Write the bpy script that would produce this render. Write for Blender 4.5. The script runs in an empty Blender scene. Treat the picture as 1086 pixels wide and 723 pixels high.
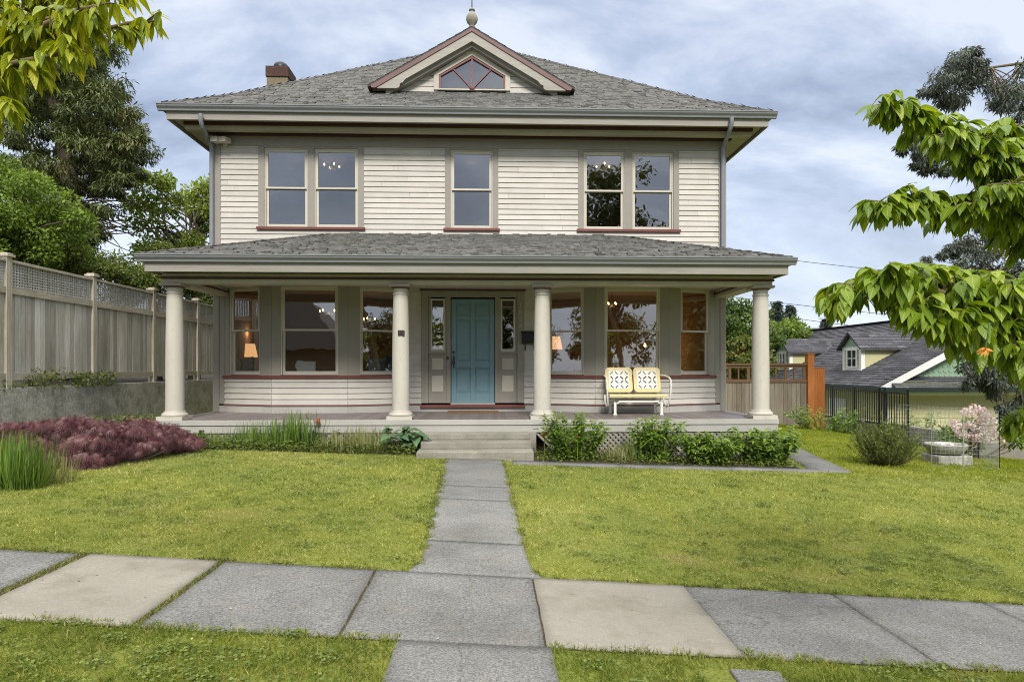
import bpy, math, random
import numpy as np
from mathutils import Vector

rng = np.random.default_rng(7)
random.seed(7)
scene = bpy.context.scene
COL = scene.collection
R = math.radians

# ------------------------------------------------------------------ camera, sky, sun, exposure
YAW = R(1.96)
cam_data = bpy.data.cameras.new('camera')
cam = bpy.data.objects.new('camera', cam_data)
COL.objects.link(cam)
cam.location = (0, 0, 1.6)
cam.rotation_euler = (R(90), 0, -YAW)
cam_data.sensor_width = 36
cam_data.lens = 700 / 1086 * 36
cam_data.shift_y = 28.5 / 1086
cam_data.clip_start = 0.05
cam_data.clip_end = 2000
scene.camera = cam

SUN_EL, SUN_AZ = R(40), R(176)          # azimuth clockwise from +Y: behind the camera, to its left
world = bpy.data.worlds.new('World')
scene.world = world
world.use_nodes = True
wn, wl = world.node_tree.nodes, world.node_tree.links
wn.clear()
w_out = wn.new('ShaderNodeOutputWorld')
w_bg = wn.new('ShaderNodeBackground'); w_bg.inputs['Strength'].default_value = 0.1
sky = wn.new('ShaderNodeTexSky'); sky.sky_type = 'NISHITA'; sky.sun_disc = False
sky.sun_elevation = SUN_EL; sky.sun_rotation = SUN_AZ
w_tc = wn.new('ShaderNodeTexCoord')
w_sep = wn.new('ShaderNodeSeparateXYZ')
wl.new(w_tc.outputs['Generated'], w_sep.inputs[0])
def wmath(op, a, b=None):
    n = wn.new('ShaderNodeMath'); n.operation = op
    for i, q in enumerate((a, b)):
        if q is None: continue
        if isinstance(q, (int, float)): n.inputs[i].default_value = q
        else: wl.new(q, n.inputs[i])
    return n.outputs[0]
w_z = wmath('MAXIMUM', w_sep.outputs['Z'], 0.0)
w_zz = wmath('ADD', w_z, 0.50)
w_cmb = wn.new('ShaderNodeCombineXYZ')
wl.new(wmath('DIVIDE', w_sep.outputs['X'], w_zz), w_cmb.inputs[0])
wl.new(wmath('DIVIDE', w_sep.outputs['Y'], w_zz), w_cmb.inputs[1])
w_n1 = wn.new('ShaderNodeTexNoise'); w_n1.inputs['Scale'].default_value = 2.6
w_n1.inputs['Detail'].default_value = 10; w_n1.inputs['Roughness'].default_value = 0.58
w_n1.inputs['Distortion'].default_value = 0.25
w_map = wn.new('ShaderNodeMapping'); w_map.inputs['Location'].default_value = (3.1, 1.7, 0)
w_map.inputs['Scale'].default_value = (0.8, 1.5, 1.0)
wl.new(w_cmb.outputs[0], w_map.inputs[0]); wl.new(w_map.outputs[0], w_n1.inputs['Vector'])
w_ramp = wn.new('ShaderNodeValToRGB')
cr = w_ramp.color_ramp
cr.elements[0].position = 0.36; cr.elements[0].color = (0.175, 0.215, 0.30, 1)
cr.elements[1].position = 0.62; cr.elements[1].color = (0.52, 0.56, 0.635, 1)
e = cr.elements.new(0.50); e.color = (0.335, 0.385, 0.495, 1)
wl.new(w_n1.outputs['Fac'], w_ramp.inputs[0])
# an overcast dome is brighter overhead than low down, with a pale band at the horizon
w_el = wn.new('ShaderNodeMapRange')
w_el.inputs['From Min'].default_value = 0.55; w_el.inputs['From Max'].default_value = 1.0
w_el.inputs['To Min'].default_value = 4.5; w_el.inputs['To Max'].default_value = 18.0
wl.new(w_z, w_el.inputs['Value'])
w_hor = wn.new('ShaderNodeMapRange')
w_hor.inputs['From Min'].default_value = 0.0; w_hor.inputs['From Max'].default_value = 0.33
w_hor.inputs['To Min'].default_value = 0.78; w_hor.inputs['To Max'].default_value = 0.0
wl.new(w_z, w_hor.inputs['Value'])
w_hm = wn.new('ShaderNodeMix'); w_hm.data_type = 'RGBA'
wl.new(w_hor.outputs[0], w_hm.inputs[0])
wl.new(w_ramp.outputs[0], w_hm.inputs[6]); w_hm.inputs[7].default_value = (0.55, 0.60, 0.69, 1)
w_vm = wn.new('ShaderNodeVectorMath'); w_vm.operation = 'SCALE'
w_top = wn.new('ShaderNodeMapRange'); w_top.inputs['From Min'].default_value = 0.52; w_top.inputs['From Max'].default_value = 0.75
wl.new(w_z, w_top.inputs['Value'])
w_tm = wn.new('ShaderNodeMix'); w_tm.data_type = 'RGBA'; wl.new(w_top.outputs[0], w_tm.inputs[0])
wl.new(w_hm.outputs[2], w_tm.inputs[6]); w_tm.inputs[7].default_value = (0.56, 0.55, 0.53, 1)
wl.new(w_tm.outputs[2], w_vm.inputs[0]); wl.new(w_el.outputs[0], w_vm.inputs['Scale'])
w_mix = wn.new('ShaderNodeMix'); w_mix.data_type = 'RGBA'; w_mix.inputs[0].default_value = 0.93
wl.new(sky.outputs[0], w_mix.inputs[6]); wl.new(w_vm.outputs[0], w_mix.inputs[7])
wl.new(w_mix.outputs[2], w_bg.inputs['Color'])
wl.new(w_bg.outputs[0], w_out.inputs[0])

sun_d = bpy.data.lights.new('sun', 'SUN'); sun_d.energy = 1.1; sun_d.angle = R(15); sun_d.color = (1.0, 0.955, 0.88)
sun = bpy.data.objects.new('sun', sun_d); COL.objects.link(sun)
sdir = Vector((math.sin(SUN_AZ) * math.cos(SUN_EL), math.cos(SUN_AZ) * math.cos(SUN_EL), math.sin(SUN_EL)))
sun.rotation_euler = (-sdir).to_track_quat('-Z', 'Y').to_euler()
sun.location = sdir * 40

scene.view_settings.view_transform = 'Standard'
scene.view_settings.look = 'None'
scene.view_settings.exposure = 1.8
scene.view_settings.gamma = 1.0
scene.view_settings.use_curve_mapping = False
scene.render.engine = 'CYCLES'
scene.cycles.use_denoising = True
scene.cycles.denoising_prefilter = 'NONE'
scene.cycles.use_adaptive_sampling = False
scene.cycles.max_bounces = 8
scene.cycles.transparent_max_bounces = 12
scene.cycles.sample_clamp_indirect = 6
scene.cycles.pixel_filter_type = 'BLACKMAN_HARRIS'
scene.cycles.filter_width = 1.05

# ------------------------------------------------------------------ helpers
def at(px, py, Y):
    """World point at distance Y in front of the camera plane that the photograph shows at (px, py)."""
    u = (px - 543) / 700
    c, s = math.cos(YAW), math.sin(YAW)
    d = Y / (c - u * s)
    return Vector((Y * (u * c + s) / (c - u * s), Y, 1.6 + (390 - py) / 700 * d))

def sstep(a, b, x):
    t = np.clip((x - a) / (b - a), 0, 1)
    return t * t * (3 - 2 * t)

def gz(x, y):
    """Height of the ground: the street falls to the right, the garden by the house less so."""
    x = np.clip(np.asarray(x, float), -14, 24); y = np.asarray(y, float)
    s = sstep(4.8, 10.2, y)
    z = -0.065 * x * (1 - s) + (0.17 - 0.035 * x) * s
    return z - np.clip(x - 9, 0, 12) * 0.085 * sstep(9, 15, y)

def tag(o, label=None, cat=None, group=None, kind=None):
    if label: o['label'] = label
    if cat: o['category'] = cat
    if group: o['group'] = group
    if kind: o['kind'] = kind
    return o

def thing(name, label, cat, loc=(0, 0, 0), group=None):
    o = bpy.data.objects.new(name, None)
    COL.objects.link(o); o.location = loc; o.empty_display_size = 0.2
    return tag(o, label, cat, group)

def wloc(o):
    v = Vector((0, 0, 0))
    while o is not None:
        v += o.location; o = o.parent
    return v

def link(name, me, mat, parent=None):
    o = bpy.data.objects.new(name, me)
    COL.objects.link(o)
    if mat: me.materials.append(mat)
    if parent is not None:
        o.parent = parent
    return o

class MB:
    def __init__(s): s.v = []; s.f = []; s.r = []
    def face(s, pts, r=None):
        i = len(s.v); s.v.extend([tuple(p) for p in pts]); s.f.append(tuple(range(i, i + len(pts))))
        s.r.append(random.random() if r is None else r)
    def hexa(s, p, r=None):
        """eight corners: bottom four then top four, both counter-clockwise"""
        r = random.random() if r is None else r
        i = len(s.v); s.v.extend([tuple(q) for q in p])
        for f in ((3, 2, 1, 0), (4, 5, 6, 7), (0, 1, 5, 4), (1, 2, 6, 5), (2, 3, 7, 6), (3, 0, 4, 7)):
            s.f.append(tuple(i + k for k in f)); s.r.append(r)
    def box(s, x0, x1, y0, y1, z0, z1, r=None):
        s.hexa([(x0, y0, z0), (x1, y0, z0), (x1, y1, z0), (x0, y1, z0), (x0, y0, z1), (x1, y0, z1), (x1, y1, z1), (x0, y1, z1)], r)
    def lbox(s, F, s0, s1, t0, t1, z0, z1, r=None):
        """box in a wall frame F = (origin, along, outward): s along, t outward, z up"""
        o, d, n = F
        def P(a, t, z): return (o[0] + d[0] * a + n[0] * t, o[1] + d[1] * a + n[1] * t, z)
        s.hexa([P(s0, t1, z0), P(s1, t1, z0), P(s1, t0, z0), P(s0, t0, z0), P(s0, t1, z1), P(s1, t1, z1), P(s1, t0, z1), P(s0, t0, z1)], r)
    def bar(s, p, q, w, h, up=(0, 0, 1), r=None):
        """rectangular bar from p to q, w across and h along up, centred on the line"""
        p, q, up = Vector(p), Vector(q), Vector(up)
        d = (q - p).normalized(); a = d.cross(up).normalized() * (w / 2); b = a.cross(d).normalized() * (h / 2)
        s.hexa([p - a - b, p + a - b, q + a - b, q - a - b, p - a + b, p + a + b, q + a + b, q - a + b], r)
    def tube(s, pts, rad, n=8, r=None, caps=True):
        r = random.random() if r is None else r
        pts = [Vector(p) for p in pts]
        if not hasattr(rad, '__len__'): rad = [rad] * len(pts)
        base = len(s.v); a = None
        for k, p in enumerate(pts):
            d = (pts[min(k + 1, len(pts) - 1)] - pts[max(k - 1, 0)]).normalized()
            if a is None: a = d.orthogonal().normalized()
            a = (a - d * a.dot(d))
            a = a.normalized() if a.length > 1e-6 else d.orthogonal().normalized()
            b = d.cross(a)
            for j in range(n):
                t = 2 * math.pi * j / n
                s.v.append(tuple(p + (a * math.cos(t) + b * math.sin(t)) * rad[k]))
        for k in range(len(pts) - 1):
            for j in range(n):
                j2 = (j + 1) % n
                s.f.append((base + k * n + j, base + k * n + j2, base + (k + 1) * n + j2, base + (k + 1) * n + j)); s.r.append(r)
        if caps:
            s.f.append(tuple(base + j for j in reversed(range(n)))); s.r.append(r)
            s.f.append(tuple(base + (len(pts) - 1) * n + j for j in range(n))); s.r.append(r)
    def lathe(s, c, prof, n=24, r=None):
        """profile of (radius, z) about a vertical axis at c"""
        s_pts = prof; r = random.random() if r is None else r
        base = len(s.v)
        for (rad, z) in s_pts:
            for j in range(n):
                t = 2 * math.pi * j / n
                s.v.append((c[0] + rad * math.cos(t), c[1] + rad * math.sin(t), c[2] + z))
        for k in range(len(s_pts) - 1):
            for j in range(n):
                j2 = (j + 1) % n
                s.f.append((base + k * n + j, base + k * n + j2, base + (k + 1) * n + j2, base + (k + 1) * n + j)); s.r.append(r)
        s.f.append(tuple(base + j for j in reversed(range(n)))); s.r.append(r)
        s.f.append(tuple(base + (len(s_pts) - 1) * n + j for j in range(n))); s.r.append(r)
    def prism(s, poly, vec, r=None):
        r = random.random() if r is None else r
        n = len(poly); i = len(s.v); vec = Vector(vec)
        s.v.extend([tuple(p) for p in poly]); s.v.extend([tuple(Vector(p) + vec) for p in poly])
        s.f.append(tuple(range(i, i + n))); s.f.append(tuple(range(i + 2 * n - 1, i + n - 1, -1))); s.r += [r, r]
        for k in range(n):
            k2 = (k + 1) % n
            s.f.append((i + k2, i + k, i + n + k, i + n + k2)); s.r.append(r)
    def build(s, name, mat, parent=None, smooth=False, bevel=0):
        me = bpy.data.meshes.new(name)
        off = wloc(parent) if parent is not None else Vector((0, 0, 0))
        me.from_pydata([(v[0] - off.x, v[1] - off.y, v[2] - off.z) for v in s.v], [], s.f)
        a = me.attributes.new('rnd', 'FLOAT', 'FACE'); a.data.foreach_set('value', s.r)
        if smooth: me.polygons.foreach_set('use_smooth', [True] * len(s.f))
        me.update()
        o = link(name, me, mat, parent)
        if smooth == 'auto':
            m = o.modifiers.new('edges', 'EDGE_SPLIT'); m.split_angle = R(40)
        if bevel:
            m = o.modifiers.new('bevel', 'BEVEL'); m.width = bevel; m.segments = 2; m.limit_method = 'ANGLE'
        return o

def np_mesh(name, V, F, rnd, mat, parent=None, uv=None, smooth=False):
    """V (n,3), F (m,k) equal-sized faces, rnd per vertex"""
    off = np.array(wloc(parent)) if parent is not None else np.zeros(3)
    me = bpy.data.meshes.new(name)
    V = np.ascontiguousarray(V - off, dtype=np.float32); F = np.ascontiguousarray(F, dtype=np.int32)
    me.vertices.add(len(V)); me.vertices.foreach_set('co', V.ravel())
    m, k = F.shape
    me.loops.add(m * k); me.loops.foreach_set('vertex_index', F.ravel())
    me.polygons.add(m)
    me.polygons.foreach_set('loop_start', np.arange(0, m * k, k, dtype=np.int32))
    me.update(calc_edges=True)
    a = me.attributes.new('rnd', 'FLOAT', 'POINT'); a.data.foreach_set('value', np.asarray(rnd, np.float32))
    if uv is not None:
        l = me.uv_layers.new(name='uv'); l.data.foreach_set('uv', np.asarray(uv, np.float32)[F.ravel()].ravel())
    if smooth: me.polygons.foreach_set('use_smooth', np.ones(m, bool))
    me.validate()
    return link(name, me, mat, parent)

def norm(a): return a / np.maximum(np.linalg.norm(a, axis=-1, keepdims=True), 1e-9)

# leaf templates: x along the leaf, y across, z along its normal
T_DIA = (np.array([[0, 0, 0], [.45, -.27, .05], [1, 0, -.06], [.45, .27, .05]]), np.array([[0, 1, 2, 3]]))
T_NAR = (np.array([[0, 0, 0], [.4, -.10, .02], [1, 0, -.12], [.4, .10, .02]]), np.array([[0, 1, 2, 3]]))
T_TRI = (np.array([[0, -.5, 0], [0, .5, 0], [1, 0, 0]]), np.array([[0, 1, 2]]))
def blade_template(w, bend, seg=4):
    v, f = [], []
    for i in range(seg + 1):
        t = i / seg; ww = w * (1 - t ** 1.8) * (0.75 + 0.5 * min(t * 3, 0.5)) + 0.002
        v += [(t, -ww / 2, -bend * t * t), (t, ww / 2, -bend * t * t)]
    for i in range(seg): f.append([2 * i, 2 * i + 1, 2 * i + 3, 2 * i + 2])
    return np.array(v), np.array(f)
def leaf_template(width, fold, droop, seg=6, tip=1.6):
    v, f, uv = [], [], []
    for i in range(seg + 1):
        t = i / seg
        w = width * (math.sin(math.pi * min(1, t ** 0.72)) ** 0.85) * (1 - 0.32 * t ** tip) if 0 < t < 1 else 0.004
        zz = -droop * t * t
        for k in (-1, 0, 1):
            v.append((t * (1 - 0.25 * droop * t), k * w / 2, zz + (abs(k) * fold * w)))
            uv.append((t, 0.5 + k * 0.5 * w / width))
    for i in range(seg):
        for k in range(2): f.append([3 * i + k, 3 * i + k + 1, 3 * i + k + 4, 3 * i + k + 3])
    return np.array(v), np.array(f), np.array(uv)

def scatter(name, mat, parent, T, P, A, N, S, rnd, smooth=False):
    """one mesh of leaves: template T at points P, pointing along A, facing N, of size S"""
    tv, tf = T[0], T[1]
    A = norm(np.asarray(A, float)); B = norm(np.cross(N, A)); N2 = np.cross(A, B)
    S = np.asarray(S)[:, None, None]
    V = P[:, None, :] + S * (tv[None, :, 0:1] * A[:, None, :] + tv[None, :, 1:2] * B[:, None, :] + tv[None, :, 2:3] * N2[:, None, :])
    n, k = len(P), len(tv)
    F = tf[None] + (np.arange(n) * k)[:, None, None]
    uv = np.tile(T[2], (n, 1)) if len(T) > 2 else None
    return np_mesh(name, V.reshape(-1, 3), F.reshape(-1, tf.shape[1]), np.repeat(rnd, k), mat, parent, uv, smooth)

def rdir(n):
    return norm(rng.normal(size=(n, 3)))

# ------------------------------------------------------------------ materials
def new_mat(name):
    m = bpy.data.materials.new(name); m.use_nodes = True
    nt = m.node_tree; nt.nodes.clear()
    out = nt.nodes.new('ShaderNodeOutputMaterial')
    b = nt.nodes.new('ShaderNodeBsdfPrincipled')
    nt.links.new(b.outputs[0], out.inputs[0])
    return m, nt, b, out

def noise(nt, scale, detail=4, rough=0.55, coord='Object', stretch=None, loc=None):
    tc = nt.nodes.new('ShaderNodeTexCoord')
    src = tc.outputs[coord]
    mp = nt.nodes.new('ShaderNodeMapping')
    if stretch: mp.inputs['Scale'].default_value = stretch
    if loc: mp.inputs['Location'].default_value = loc
    nt.links.new(src, mp.inputs[0])
    n = nt.nodes.new('ShaderNodeTexNoise')
    n.inputs['Scale'].default_value = scale; n.inputs['Detail'].default_value = detail; n.inputs['Roughness'].default_value = rough
    nt.links.new(mp.outputs[0], n.inputs['Vector'])
    return n.outputs['Fac']

def ramp(nt, fac, stops, interp='LINEAR'):
    r = nt.nodes.new('ShaderNodeValToRGB'); r.color_ramp.interpolation = interp
    el = r.color_ramp.elements
    while len(el) < len(stops): el.new(0.5)
    for e, (p, c) in zip(el, stops):
        e.position = p; e.color = (*c, 1)
    nt.links.new(fac, r.inputs[0])
    return r.outputs[0]

def mix(nt, fac, a, b, mode='MIX'):
    m = nt.nodes.new('ShaderNodeMix'); m.data_type = 'RGBA'; m.blend_type = mode
    for sock, v in ((0, fac), (6, a), (7, b)):
        if isinstance(v, (int, float)): m.inputs[sock].default_value = v
        elif isinstance(v, tuple): m.inputs[sock].default_value = (*v, 1)
        else: nt.links.new(v, m.inputs[sock])
    return m.outputs[2]

def attr(nt, name='rnd'):
    a = nt.nodes.new('ShaderNodeAttribute'); a.attribute_name = name
    return a.outputs['Fac']

def bump(nt, b, height, strength=0.3, dist=0.01):
    bn = nt.nodes.new('ShaderNodeBump'); bn.inputs['Strength'].default_value = strength; bn.inputs['Distance'].default_value = dist
    nt.links.new(height, bn.inputs['Height']); nt.links.new(bn.outputs[0], b.inputs['Normal'])

def sc(c, k): return tuple(min(1, x * k) for x in c)

def paint(name, col, rough=0.55, var=0.12, dirt=0.25, scale=3.0, board=0.06, stretch=(1, 1, 1)):
    """weathered house paint: board to board tone, faint streaks, dirt with a shape of its own"""
    m, nt, b, out = new_mat(name)
    c = mix(nt, attr(nt), sc(col, 1 - board), sc(col, 1 + board))
    n1 = noise(nt, scale, 6, 0.6, stretch=stretch)
    c = mix(nt, ramp(nt, n1, [(0.3, (0, 0, 0)), (0.7, (1, 1, 1))]), mix(nt, 1.0, c, (1 - var, 1 - var, 1 - var * 1.1), 'MULTIPLY'), c)
    n2 = noise(nt, scale * 6, 8, 0.7, loc=(5, 2, 1))
    c = mix(nt, ramp(nt, n2, [(0.56, (0, 0, 0)), (0.78, (dirt,) * 3)]), c, (0.20, 0.185, 0.15))
    nt.links.new(c, b.inputs['Base Color'])
    b.inputs['Roughness'].default_value = rough
    b.inputs['Specular IOR Level'].default_value = 0.35
    bump(nt, b, noise(nt, 60, 5, 0.6, stretch=(0.3, 0.3, 1.5)), 0.12, 0.004)
    return m

def plain(name, col, rough=0.5, metal=0.0, var=0.1, scale=12, spec=0.4):
    m, nt, b, out = new_mat(name)
    c = mix(nt, noise(nt, scale, 5), sc(col, 1 - var), sc(col, 1 + var))
    nt.links.new(c, b.inputs['Base Color'])
    b.inputs['Roughness'].default_value = rough; b.inputs['Metallic'].default_value = metal
    b.inputs['Specular IOR Level'].default_value = spec
    return m

def shingle_mat(name, a, bcol, cc):
    m, nt, b, out = new_mat(name)
    c = ramp(nt, attr(nt), [(0, a), (0.5, bcol), (1, cc)])
    mt = noise(nt, 14, 4, 0.7, stretch=(1, 1.6, 1.6))
    c = mix(nt, ramp(nt, mt, [(0.40, (0, 0, 0)), (0.60, (1, 1, 1))]), mix(nt, 1.0, c, (0.70, 0.70, 0.70), 'MULTIPLY'), mix(nt, 1.0, c, (1.22, 1.22, 1.22), 'MULTIPLY'))
    g = noise(nt, 220, 3, 0.7)
    c = mix(nt, ramp(nt, g, [(0.35, (0, 0, 0)), (0.65, (1, 1, 1))]), mix(nt, 1.0, c, (0.62, 0.62, 0.62), 'MULTIPLY'), c)
    w = noise(nt, 0.8, 5, 0.6)
    c = mix(nt, ramp(nt, w, [(0.42, (0, 0, 0)), (0.7, (0.5, 0.5, 0.5))]), c, mix(nt, 1.0, c, (0.78, 0.80, 0.72), 'MULTIPLY'))
    nt.links.new(c, b.inputs['Base Color'])
    b.inputs['Roughness'].default_value = 0.95; b.inputs['Specular IOR Level'].default_value = 0.15
    bump(nt, b, g, 0.5, 0.006)
    return m

def wood_mat(name, a, bcol, green=0.0, vertical=True, rough=0.85):
    m, nt, b, out = new_mat(name)
    c = mix(nt, attr(nt), a, bcol)
    st = (14, 14, 0.9) if vertical else (14, 0.9, 14)
    g = noise(nt, 3.0, 8, 0.65, stretch=st)
    c = mix(nt, ramp(nt, g, [(0.35, (0, 0, 0)), (0.62, (1, 1, 1))]), mix(nt, 1.0, c, (0.70, 0.68, 0.65), 'MULTIPLY'), c)
    s = noise(nt, 1.3, 6, 0.65, stretch=(1.2, 1.2, 0.5))
    c = mix(nt, ramp(nt, s, [(0.45, (0, 0, 0)), (0.75, (0.65,) * 3)]), c, mix(nt, 1.0, c, (0.66, 0.60, 0.50), 'MULTIPLY'))
    if green:
        s2 = noise(nt, 2.1, 5, 0.6, loc=(3, 1, 7))
        c = mix(nt, ramp(nt, s2, [(0.45, (0, 0, 0)), (0.75, (green,) * 3)]), c, (0.16, 0.17, 0.07))
    nt.links.new(c, b.inputs['Base Color'])
    b.inputs['Roughness'].default_value = rough; b.inputs['Specular IOR Level'].default_value = 0.2
    bump(nt, b, g, 0.35, 0.006)
    return m

def concrete_mat(name, lo, hi, speck, stain=(0.2, 0.18, 0.14), stain_amt=0.25, grain=160, moss=0.0, cracks=False):
    m, nt, b, out = new_mat(name)
    big = noise(nt, 1.4, 6, 0.6)
    c = mix(nt, ramp(nt, big, [(0.3, (0, 0, 0)), (0.7, (1, 1, 1))]), lo, hi)
    c = mix(nt, attr(nt), mix(nt, 1.0, c, (0.84, 0.84, 0.85), 'MULTIPLY'), c)
    g = noise(nt, grain, 2, 0.8)
    c = mix(nt, ramp(nt, g, [(0.40, (0, 0, 0)), (0.60, (1, 1, 1))]), mix(nt, 1.0, c, (speck,) * 3, 'MULTIPLY'), c)
    g2 = noise(nt, grain * 0.45, 3, 0.7, loc=(1, 5, 2))
    c = mix(nt, ramp(nt, g2, [(0.56, (0, 0, 0)), (0.72, (0.7,) * 3)]), c, mix(nt, 1.0, c, (1.35, 1.33, 1.28), 'MULTIPLY'))
    s = noise(nt, 2.6, 8, 0.7, loc=(9, 3, 4))
    c = mix(nt, ramp(nt, s, [(0.5, (0, 0, 0)), (0.75, (stain_amt,) * 3)]), c, stain)
    if moss:
        s2 = noise(nt, 3.4, 8, 0.72, loc=(2, 8, 4))
        c = mix(nt, ramp(nt, s2, [(0.46, (0, 0, 0)), (0.66, (moss,) * 3)]), c, (0.095, 0.105, 0.055))
    nt.links.new(c, b.inputs['Base Color'])
    b.inputs['Roughness'].default_value = 0.92; b.inputs['Specular IOR Level'].default_value = 0.2
    if cracks:
        tcn = nt.nodes.new('ShaderNodeTexCoord'); vo = nt.nodes.new('ShaderNodeTexVoronoi'); vo.feature = 'DISTANCE_TO_EDGE'; vo.inputs['Scale'].default_value = 0.55
        wob = nt.nodes.new('ShaderNodeVectorMath'); wob.operation = 'ADD'
        nz = nt.nodes.new('ShaderNodeTexNoise'); nz.inputs['Scale'].default_value = 3.0; nz.inputs['Detail'].default_value = 6
        nt.links.new(tcn.outputs['Object'], nz.inputs['Vector']); sv = nt.nodes.new('ShaderNodeVectorMath'); sv.operation = 'SCALE'; sv.inputs['Scale'].default_value = 0.35
        nt.links.new(nz.outputs['Color'], sv.inputs[0]); nt.links.new(tcn.outputs['Object'], wob.inputs[0]); nt.links.new(sv.outputs[0], wob.inputs[1]); nt.links.new(wob.outputs[0], vo.inputs['Vector'])
        c = mix(nt, ramp(nt, vo.outputs['Distance'], [(0.0, (0.5,) * 3), (0.003, (0, 0, 0))]), c, (0.055, 0.05, 0.038))
        nt.links.new(c, b.inputs['Base Color'])
    bump(nt, b, g, 0.45, 0.006)
    return m

def leaf_mat(name, stops, trans=0.3, rough=0.5, spec=0.3, veins=False, tint=(1.25, 1.3, 0.7), big=0.0):
    m, nt, b, out = new_mat(name)
    c = ramp(nt, attr(nt), stops)
    if big:
        n = noise(nt, big, 3, 0.6)
        c = mix(nt, ramp(nt, n, [(0.35, (0, 0, 0)), (0.65, (1, 1, 1))]), mix(nt, 1.0, c, (0.72, 0.76, 0.72), 'MULTIPLY'), mix(nt, 1.0, c, (1.15, 1.12, 1.0), 'MULTIPLY'))
    if veins:
        uvn = nt.nodes.new('ShaderNodeUVMap'); uvn.uv_map = 'uv'
        sp = nt.nodes.new('ShaderNodeSeparateXYZ'); nt.links.new(uvn.outputs[0], sp.inputs[0])
        def M(op, a, bb=None):
            n = nt.nodes.new('ShaderNodeMath'); n.operation = op
            for i, q in enumerate((a, bb)):
                if q is None: continue
                if isinstance(q, (int, float)): n.inputs[i].default_value = q
                else: nt.links.new(q, n.inputs[i])
            return n.outputs[0]
        y = M('ABSOLUTE', M('SUBTRACT', sp.outputs[1], 0.5))
        mid = M('LESS_THAN', y, 0.025)
        arc = M('SUBTRACT', sp.outputs[0], M('MULTIPLY', y, 0.75))
        side = M('LESS_THAN', M('ABSOLUTE', M('SUBTRACT', M('FRACT', M('MULTIPLY', arc, 6.0)), 0.5)), 0.07)
        v = M('MAXIMUM', mid, M('MULTIPLY', side, 0.55))
        c = mix(nt, v, c, mix(nt, 1.0, c, (1.7, 1.55, 1.6), 'MULTIPLY'))
        wv = M('MULTIPLY', M('ABSOLUTE', M('SUBTRACT', M('FRACT', M('MULTIPLY', arc, 6.0)), 0.5)), 1.0)
        bump(nt, b, wv, 0.35, 0.004)
    nt.links.new(c, b.inputs['Base Color'])
    b.inputs['Roughness'].default_value = rough; b.inputs['Specular IOR Level'].default_value = spec
    t = nt.nodes.new('ShaderNodeBsdfTranslucent')
    nt.links.new(mix(nt, 1.0, c, tint, 'MULTIPLY'), t.inputs['Color'])
    ms = nt.nodes.new('ShaderNodeMixShader'); ms.inputs[0].default_value = trans
    nt.links.new(b.outputs[0], ms.inputs[1]); nt.links.new(t.outputs[0], ms.inputs[2]); nt.links.new(ms.outputs[0], out.inputs[0])
    return m

def glass_mat(name, refl=0.16, tint=(0.93, 0.95, 0.94), wavy=True):
    m, nt, b, out = new_mat(name)
    nt.nodes.remove(b)
    tr = nt.nodes.new('ShaderNodeBsdfTransparent'); tr.inputs[0].default_value = (*tint, 1)
    gl = nt.nodes.new('ShaderNodeBsdfGlossy'); gl.inputs['Roughness'].default_value = 0.012
    fr = nt.nodes.new('ShaderNodeLayerWeight'); fr.inputs['Blend'].default_value = 0.35
    mr = nt.nodes.new('ShaderNodeMapRange'); mr.inputs['To Min'].default_value = refl; mr.inputs['To Max'].default_value = 1.0
    nt.links.new(fr.outputs['Fresnel'], mr.inputs['Value'])
    ms = nt.nodes.new('ShaderNodeMixShader')
    nt.links.new(mr.outputs[0], ms.inputs[0]); nt.links.new(tr.outputs[0], ms.inputs[1]); nt.links.new(gl.outputs[0], ms.inputs[2])
    if wavy:
        bn = nt.nodes.new('ShaderNodeBump'); bn.inputs['Strength'].default_value = 0.06; bn.inputs['Distance'].default_value = 0.02
        nt.links.new(noise(nt, 2.2, 2, 0.5), bn.inputs['Height']); nt.links.new(bn.outputs[0], gl.inputs['Normal'])
    nt.links.new(ms.outputs[0], out.inputs[0])
    return m

def emit_mat(name, col, strength):
    m, nt, b, out = new_mat(name)
    b.inputs['Base Color'].default_value = (*col, 1)
    b.inputs['Emission Color'].default_value = (*col, 1)
    b.inputs['Emission Strength'].default_value = strength
    return m

CREAM_UNUSED = (0.60, 0.565, 0.49)
M = {}
M['siding'] = paint('siding_paint', (0.525, 0.495, 0.447), board=0.075, var=0.13, dirt=0.28)
M['cream'] = paint('cream_paint', (0.50, 0.465, 0.395), var=0.12, dirt=0.3)
M['sash'] = paint('sash_paint', (0.54, 0.505, 0.43), var=0.08, dirt=0.15)
M['taupe'] = paint('taupe_paint', (0.285, 0.265, 0.23), var=0.12, dirt=0.2, board=0.03)
M['panel'] = paint('bay_panel_paint', (0.285, 0.265, 0.225), var=0.08, dirt=0.12, board=0.02)
M['fascia'] = paint('fascia_paint', (0.335, 0.315, 0.275), var=0.25, dirt=0.5, stretch=(0.5, 1, 4))
M['red'] = paint('oxblood_paint', (0.165, 0.050, 0.043), var=0.2, dirt=0.2)
M['mauve'] = paint('mauve_paint', (0.165, 0.088, 0.083), var=0.2, dirt=0.2)
M['darkred'] = paint('dark_moulding_paint', (0.075, 0.035, 0.03), var=0.2, dirt=0.1)
M['gutter'] = plain('gutter_metal', (0.205, 0.215, 0.22), 0.42, 0.0, 0.12)
M['spout'] = plain('downspout_metal', (0.21, 0.22, 0.24), 0.4, 0.0, 0.1)
M['floor'] = paint('porch_floor_paint', (0.215, 0.185, 0.18), rough=0.45, var=0.2, dirt=0.35, board=0.16)
M['skirt'] = paint('porch_fascia_paint', (0.41, 0.395, 0.365), var=0.15, dirt=0.3, board=0.04)
M['door'] = paint('blue_door_paint', (0.175, 0.295, 0.345), rough=0.4, var=0.14, dirt=0.15, board=0.03)
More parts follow.
